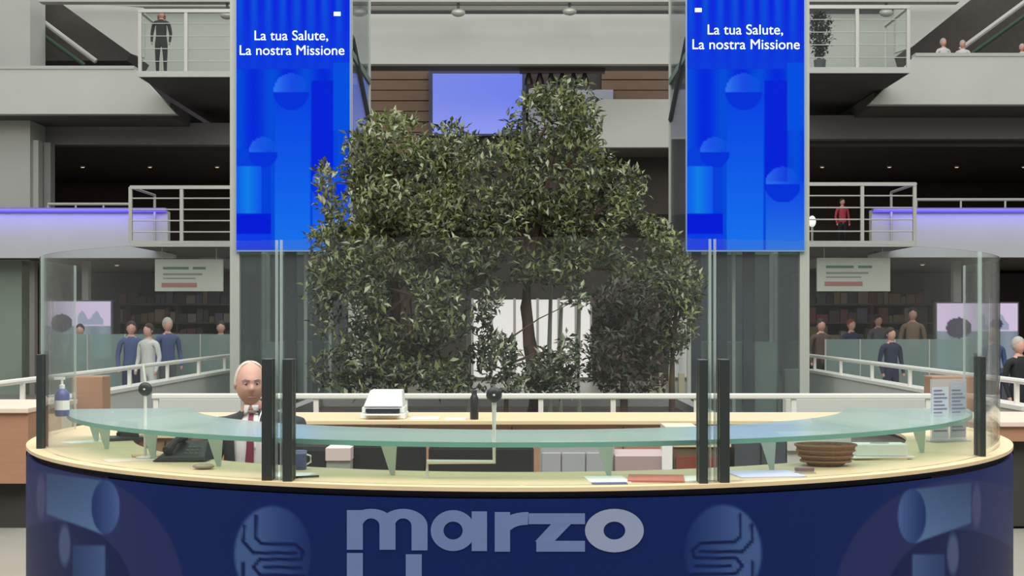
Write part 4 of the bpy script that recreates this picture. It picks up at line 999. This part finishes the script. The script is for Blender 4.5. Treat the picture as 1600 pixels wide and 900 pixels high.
ppl = [  # px, depth, height, top, bottom, hair, yaw, label, floor z
 (205, 24.0, 1.66, BLC, NVC, HB, 0.3, 'person in blue shirt standing beyond the left ramp, leftmost of three'),
 (232, 23.5, 1.62, WHC, WHC, HB, -0.4, 'person in white coat standing beyond the left ramp behind the round intercom'),
 (262, 24.6, 1.72, BLC, GRC, HG, 0.6, 'grey haired person in blue beyond the left ramp, right of the white coat'),
 (345, 26.5, 1.66, TAN, BLK, HB, 0.2, 'person in tan top close to the left tower in the hall'),
 (125, 27.0, 1.60, SCR, NVC, HB, 0.2, 'person in teal top in front of the left bright screen'),
 (1283, 27.0, 1.7, BRC, BLK, HB, 0.1, 'person in brown jacket close to the right tower'),
 (1392, 23.5, 1.55, NVC, NVC, HB, 0.3, 'person in navy clothes beyond the right ramp'),
 (1426, 30.0, 1.95, TAN, BLK, HB, -0.2, 'tall person in tan coat in the right hall'),
 (1372, 31.0, 1.8, GRC, BLK, HB, 0.2, 'person in grey top beside the tall tan coat, right hall'),
 (1552, 22.0, 1.55, BLC, NVC, HG, 0.2, 'person in blue in front of the right bright screen'),
 (1330, 29.5, 1.7, NVC, BLK, HR, 0.4, 'auburn haired person in navy at the right hall shelving')]
for px, dd, H, tp_, bt, hr, yw, lb in ppl:
    figure('person', lb, (X(px, dd), dd, 0), H, yw, tp_, bt, hr)
figure('person', 'person in black top standing behind the right side counter at the frame edge', (X(1592, 17), 17, 0), 1.47, 0.3, BLK, BLK, HG)
figure('person', 'auburn haired person in dark clothes standing on the upper left balcony', (X(252, 28.5), 28.5, Z(113, 28)), 1.40, 0.1, BLK, BLK, HR, haircut='long')
z2 = Z(163, 30)+0.3
figure('person', 'person in white behind the upper right parapet, left of a pair', (X(1474, 30.8), 30.8, z2), 1.30, 0.2, WHC, GRC, HG)
figure('person', 'person in cream white behind the upper right parapet, right of a pair', (X(1504, 30.9), 30.9, z2), 1.28, -0.4, WHC, GRC, HG)
figure('person', 'person in white at the far right end of the upper parapet', (X(1597, 30.9), 30.9, z2), 1.2, -0.2, WHC, GRC, HG)
figure('person', 'small seen person in red on the lower right balcony', (X(1316, 31), 31, Z(378, 28)-0.1+0.1), 1.15, 0.2, REC, BLK, HB)
# dark potted plant on the upper right balcony
base = Vector((X(1281, 28.7), 28.7, Z(107, 28)))
t = thing('potted_plant', 'dark tapering potted plant on the upper right balcony beside the banner', 'plant', base)
MB().lathe(base, [(0.1, 0), (0.13, 0.3), (0.12, 0.31)], 16).build('pot', mat('grey_pot', (84, 86, 90), 0.6), t, smooth=True)
MB().tube([base+Vector((0, 0, 0.3)), base+Vector((0, 0, 1.0))], 0.02, 6).build('stem', BARK, t)
V = []; Fc = []
for i in range(900):
    zq = random.uniform(0.38, 1.3); rr = 0.27*math.sin(min(1, (zq-0.3)/0.45)*1.5)*(1 if zq < 1.1 else (1.35-zq)/0.25)*random.uniform(0.2, 1)
    a = random.uniform(0, 6.28); c = base+Vector((rr*math.cos(a), rr*math.sin(a), zq)); R = Matrix.Rotation(random.uniform(0, 6.28), 3, 'Z')@Matrix.Rotation(random.uniform(-1, 1), 3, 'X')
    o_ = len(V)
    for p in ((0, 0, 0), (0.025, 0.05, 0), (0, 0.11, 0), (-0.025, 0.05, 0)): V.append(tuple(c+R@Vector(p)))
    Fc.append((o_, o_+1, o_+2, o_+3))
mbp = MB().add(V, Fc); fo = mbp.build('foliage', mat('blackish_leaf', (50, 60, 60), 0.5, noise=0.4, scale=5), t); fo['kind'] = 'stuff'
# little round lamp on lower right balcony
p = P(1269, 346, 28.4)
t = thing('globe_lamp', 'small white glowing globe lamp at the left end of the lower right balcony', 'lamp', (p.x, p.y, Z(378, 28)))
MB().ball(p, 0.08, 0.08, 0.12).build('globe', mat('globe_white', (230, 230, 225), 0.4, emit=0.8), t, smooth=True); MB().tube([(p.x, p.y, Z(378, 28)), (p.x, p.y, p.z-0.1)], 0.025).build('stand', STEEL, t)

# ------------------------------------------------------------------ the seated receptionist
mx, my = X(400, 7.55), 7.55
t = man = thing('person', 'seated elderly man in dark suit, white shirt and maroon tie behind the desk', 'person', (mx, my, 0))
SUIT = cloth('suit', (46, 50, 54)); hx = X(393, 7.5)-mx
N = {}
def w_(x, y, z): return (mx+x, my+y, z)
N['pel'] = (w_(0, 0.06, 0.60), (0.18, 0.13)); N['waist'] = (w_(0, 0.05, 0.74), (0.165, 0.13)); N['chest'] = (w_(0.01, 0.0, 0.97), (0.205, 0.13)); N['top'] = (w_(0.01, -0.01, 1.145), (0.17, 0.10))
N['neck'] = (w_(hx*0.6, -0.03, 1.19), 0.072); N['hd'] = (w_(hx, -0.045, 1.27), 0.058)
for s, n in ((-1, 'l'), (1, 'r')):
    N['sh'+n] = (w_(0.20*s+0.02, -0.01, 1.11), 0.078); N['el'+n] = (w_(0.285*s+0.01, -0.07, 0.86), 0.062); N['wr'+n] = (w_(0.15*s, -0.36, 0.79), 0.034); N['pa'+n] = (w_(0.12*s, -0.45, 0.775), (0.04, 0.018))
    N['hip'+n] = (w_(0.10*s, 0.02, 0.55), 0.10); N['kn'+n] = (w_(0.13*s, -0.40, 0.54), 0.07); N['an'+n] = (w_(0.13*s, -0.42, 0.12), 0.048); N['to'+n] = (w_(0.14*s, -0.58, 0.05), 0.042)
    for q_ in range(4):
        bx = 0.12*s+(q_-1.5)*0.021; N['f%s%d' % (n, q_)] = (w_(bx, -0.51, 0.768), 0.0095); N['g%s%d' % (n, q_)] = (w_(bx*1.0, -0.55-[0.0, 0.015, 0.01, -0.008][q_], 0.756), 0.0085)
    N['t%s' % n] = (w_(0.12*s-0.045*s, -0.45, 0.775), 0.011); N['u%s' % n] = (w_(0.12*s-0.06*s, -0.49, 0.765), 0.0095)
E = [('pel', 'waist'), ('waist', 'chest'), ('chest', 'top'), ('top', 'neck'), ('neck', 'hd')]
for n in 'lr':
    E += [('top', 'sh'+n), ('sh'+n, 'el'+n), ('el'+n, 'wr'+n), ('wr'+n, 'pa'+n), ('pel', 'hip'+n), ('hip'+n, 'kn'+n), ('kn'+n, 'an'+n), ('an'+n, 'to'+n), ('pa'+n, 't'+n), ('t'+n, 'u'+n)]
    for q_ in range(4): E += [('pa'+n, 'f%s%d' % (n, q_)), ('f%s%d' % (n, q_), 'g%s%d' % (n, q_))]
me = skin_body(N, E, 2)
HC = Vector(w_(hx-0.005, -0.06, 1.352)); HS = 1.0
hv, hf, HRm = head_mesh(HC, HS, 0.28, 0.12, 64, 48)
bm = bmesh.new(); bm.from_mesh(me); bv = [bm.verts.new(p) for p in hv]
for f in hf:
    try: bm.faces.new([bv[i] for i in f])
    except ValueError: pass
bmesh.ops.recalc_face_normals(bm, faces=bm.faces)
for f in bm.faces:
    c = f.calc_center_median(); f.smooth = True
    f.material_index = 0 if (c.z > 1.26 or (c.z > 1.195 and abs(c.x-mx-hx*0.6) < 0.085) or (c.y < my-0.34 and c.z > 0.7)) else (1 if c.z > 0.1 else 2)
me2 = bpy.data.meshes.new('body'); bm.to_mesh(me2)
for m_ in (SKIN, SUIT, BLACK): me2.materials.append(m_)
o = bpy.data.objects.new('body', me2); C.objects.link(o); o.parent = t; o.matrix_parent_inverse = Matrix.Translation(-Vector(t.location))
bvh = BVHTree.FromBMesh(bm); bm.free()
def drape(name, rows, m_, off):   # rows: list of (z, x0, x1); laid on the chest
    vs = []; fs = []; n = 6
    for z, a_, b_ in rows:
        for i in range(n+1):
            x = a_+(b_-a_)*i/n; h = bvh.ray_cast(Vector((mx+x, my-0.6, z)), Vector((0, 1, 0)))[0]
            vs.append((mx+x, (h.y if h else my-0.13)-off, z))
    for j in range(len(rows)-1):
        for i in range(n): fs.append((j*(n+1)+i, j*(n+1)+i+1, (j+1)*(n+1)+i+1, (j+1)*(n+1)+i))
    o = MB().add(vs, fs).build(name, m_, man, smooth=True)
    s_ = o.modifiers.new('thick', 'SOLIDIFY'); s_.thickness = 0.004
    return o
zs = np.linspace(1.205, 0.80, 22)
drape('shirt_front', [(z, hx*0.5-0.02-0.02-0.055*min(1, (1.22-z)/0.12)*(1 if z > 0.95 else 1), hx*0.5+0.02+0.055*min(1, (1.22-z)/0.12)) for z in zs], mat('shirt', (226, 222, 222), 0.7), 0.006)
drape('tie', [(z, hx*0.5-0.012-0.014*(1.19-z)/0.35-0.10*max(0, 1.0-z)*0.8, hx*0.5+0.012+0.016*(1.19-z)/0.35-0.10*max(0, 1.0-z)*0.8) for z in zs[1:]], mat('maroon_tie', (122, 38, 62), 0.6), 0.014)
for s in (-1, 1):
    drape('lapel', [(z, *sorted((s*(0.03+0.058*min(1, (1.2-z)/0.12))+hx*0.5, s*(0.045+0.105*min(1, (1.2-z)/0.14))+hx*0.5))) for z in zs[:18]], SUIT, 0.016)
    drape('collar', [(z, *sorted((s*(0.004+(1.235-z)*0.35)+hx*0.5, s*0.036+hx*0.5))) for z in np.linspace(1.235, 1.185, 5)], mat('shirt', (226, 222, 222), 0.7), 0.022)
    # lanyard strings
drape('lanyard', [(z, hx*0.5+0.05-(1.2-z)*0.12, hx*0.5+0.056-(1.2-z)*0.12) for z in zs[:12]], PAPER, 0.024)
# eyes, brows, hair
for s in (-1, 1):
    c = HC+HRm@Vector((s*0.030, -0.0765, 0.012)); MB().ball(c, 0.009, n=12, m=8).build('eye', mat('eye_white', (214, 208, 204), 0.3), t, smooth=True)
    c = HC+HRm@Vector((s*0.030, -0.0865, 0.010)); MB().ball(c, 0.0055, 0.003, 0.0055, n=10, m=6).build('iris', mat('iris', (60, 48, 42), 0.3), t, smooth=True)
    MB().tube([HC+HRm@Vector((s*0.014, -0.099, 0.034)), HC+HRm@Vector((s*0.032, -0.098, 0.040)), HC+HRm@Vector((s*0.050, -0.086, 0.033))], 0.004, 6).build('eyebrow', HG, t)
MB().tube([HC+HRm@Vector((-0.022, -0.096, -0.062)), HC+HRm@Vector((0, -0.103, -0.060)), HC+HRm@Vector((0.022, -0.096, -0.062))], [0.003, 0.0045, 0.003], 6).build('mouth', mat('lips', (160, 96, 88), 0.5), t)
hb = MB(); vs = []; fs = []
nu, nv = 40, 20
idx = {}
for j in range(nv+1):
    for i in range(nu+1):
        aw = math.radians(70-48*max(0, 1-j/8)); a = aw+(2*math.pi-2*aw)*i/nu; ph = math.radians(3+92*j/nv)
        x, y, z = math.sin(ph)*math.sin(a), -math.sin(ph)*math.cos(a), math.cos(ph)
        r = 1.02+0.045*min(1, j/8)+0.008*math.sin(13*a+5*ph)
        vs.append(HC+HRm@Vector((x*0.083*r, y*0.098*r, z*0.122*r)))
for j in range(nv):
    for i in range(nu): fs.append((j*(nu+1)+i, j*(nu+1)+i+1, (j+1)*(nu+1)+i+1, (j+1)*(nu+1)+i))
hb.add(vs, fs); o = hb.build('hair', mat('white_hair', (208, 194, 182), 0.85, noise=0.15, scale=60, bump=0.6), t, smooth=True)
s_ = o.modifiers.new('thick', 'SOLIDIFY'); s_.thickness = 0.008
# his chair
tch = chair(489, 6.9, 0.22, 1.07, 'black office chair just right of the seated man')
tch2 = thing('office_chair', 'black office chair the elderly man sits on', 'chair', (mx, my+0.3, 0))
MB().box((mx-0.23, my+0.22, 0.5), (mx+0.23, my+0.27, 1.0)).build('backrest', CHAIR, tch2, bevel=0.02); MB().box((mx-0.25, my-0.25, 0.39), (mx+0.25, my+0.22, 0.455)).build('seat', CHAIR, tch2, bevel=0.02)
MB().tube([(mx, my, 0.06), (mx, my, 0.4)], 0.03).build('gas_column', STEEL, tch2)
for k in range(5):
    a = k*2*math.pi/5+0.3; MB().tube([(mx, my, 0.08), (mx+0.28*math.cos(a), my+0.28*math.sin(a), 0.05)], 0.018, 6).build('leg', BLACK, tch2)
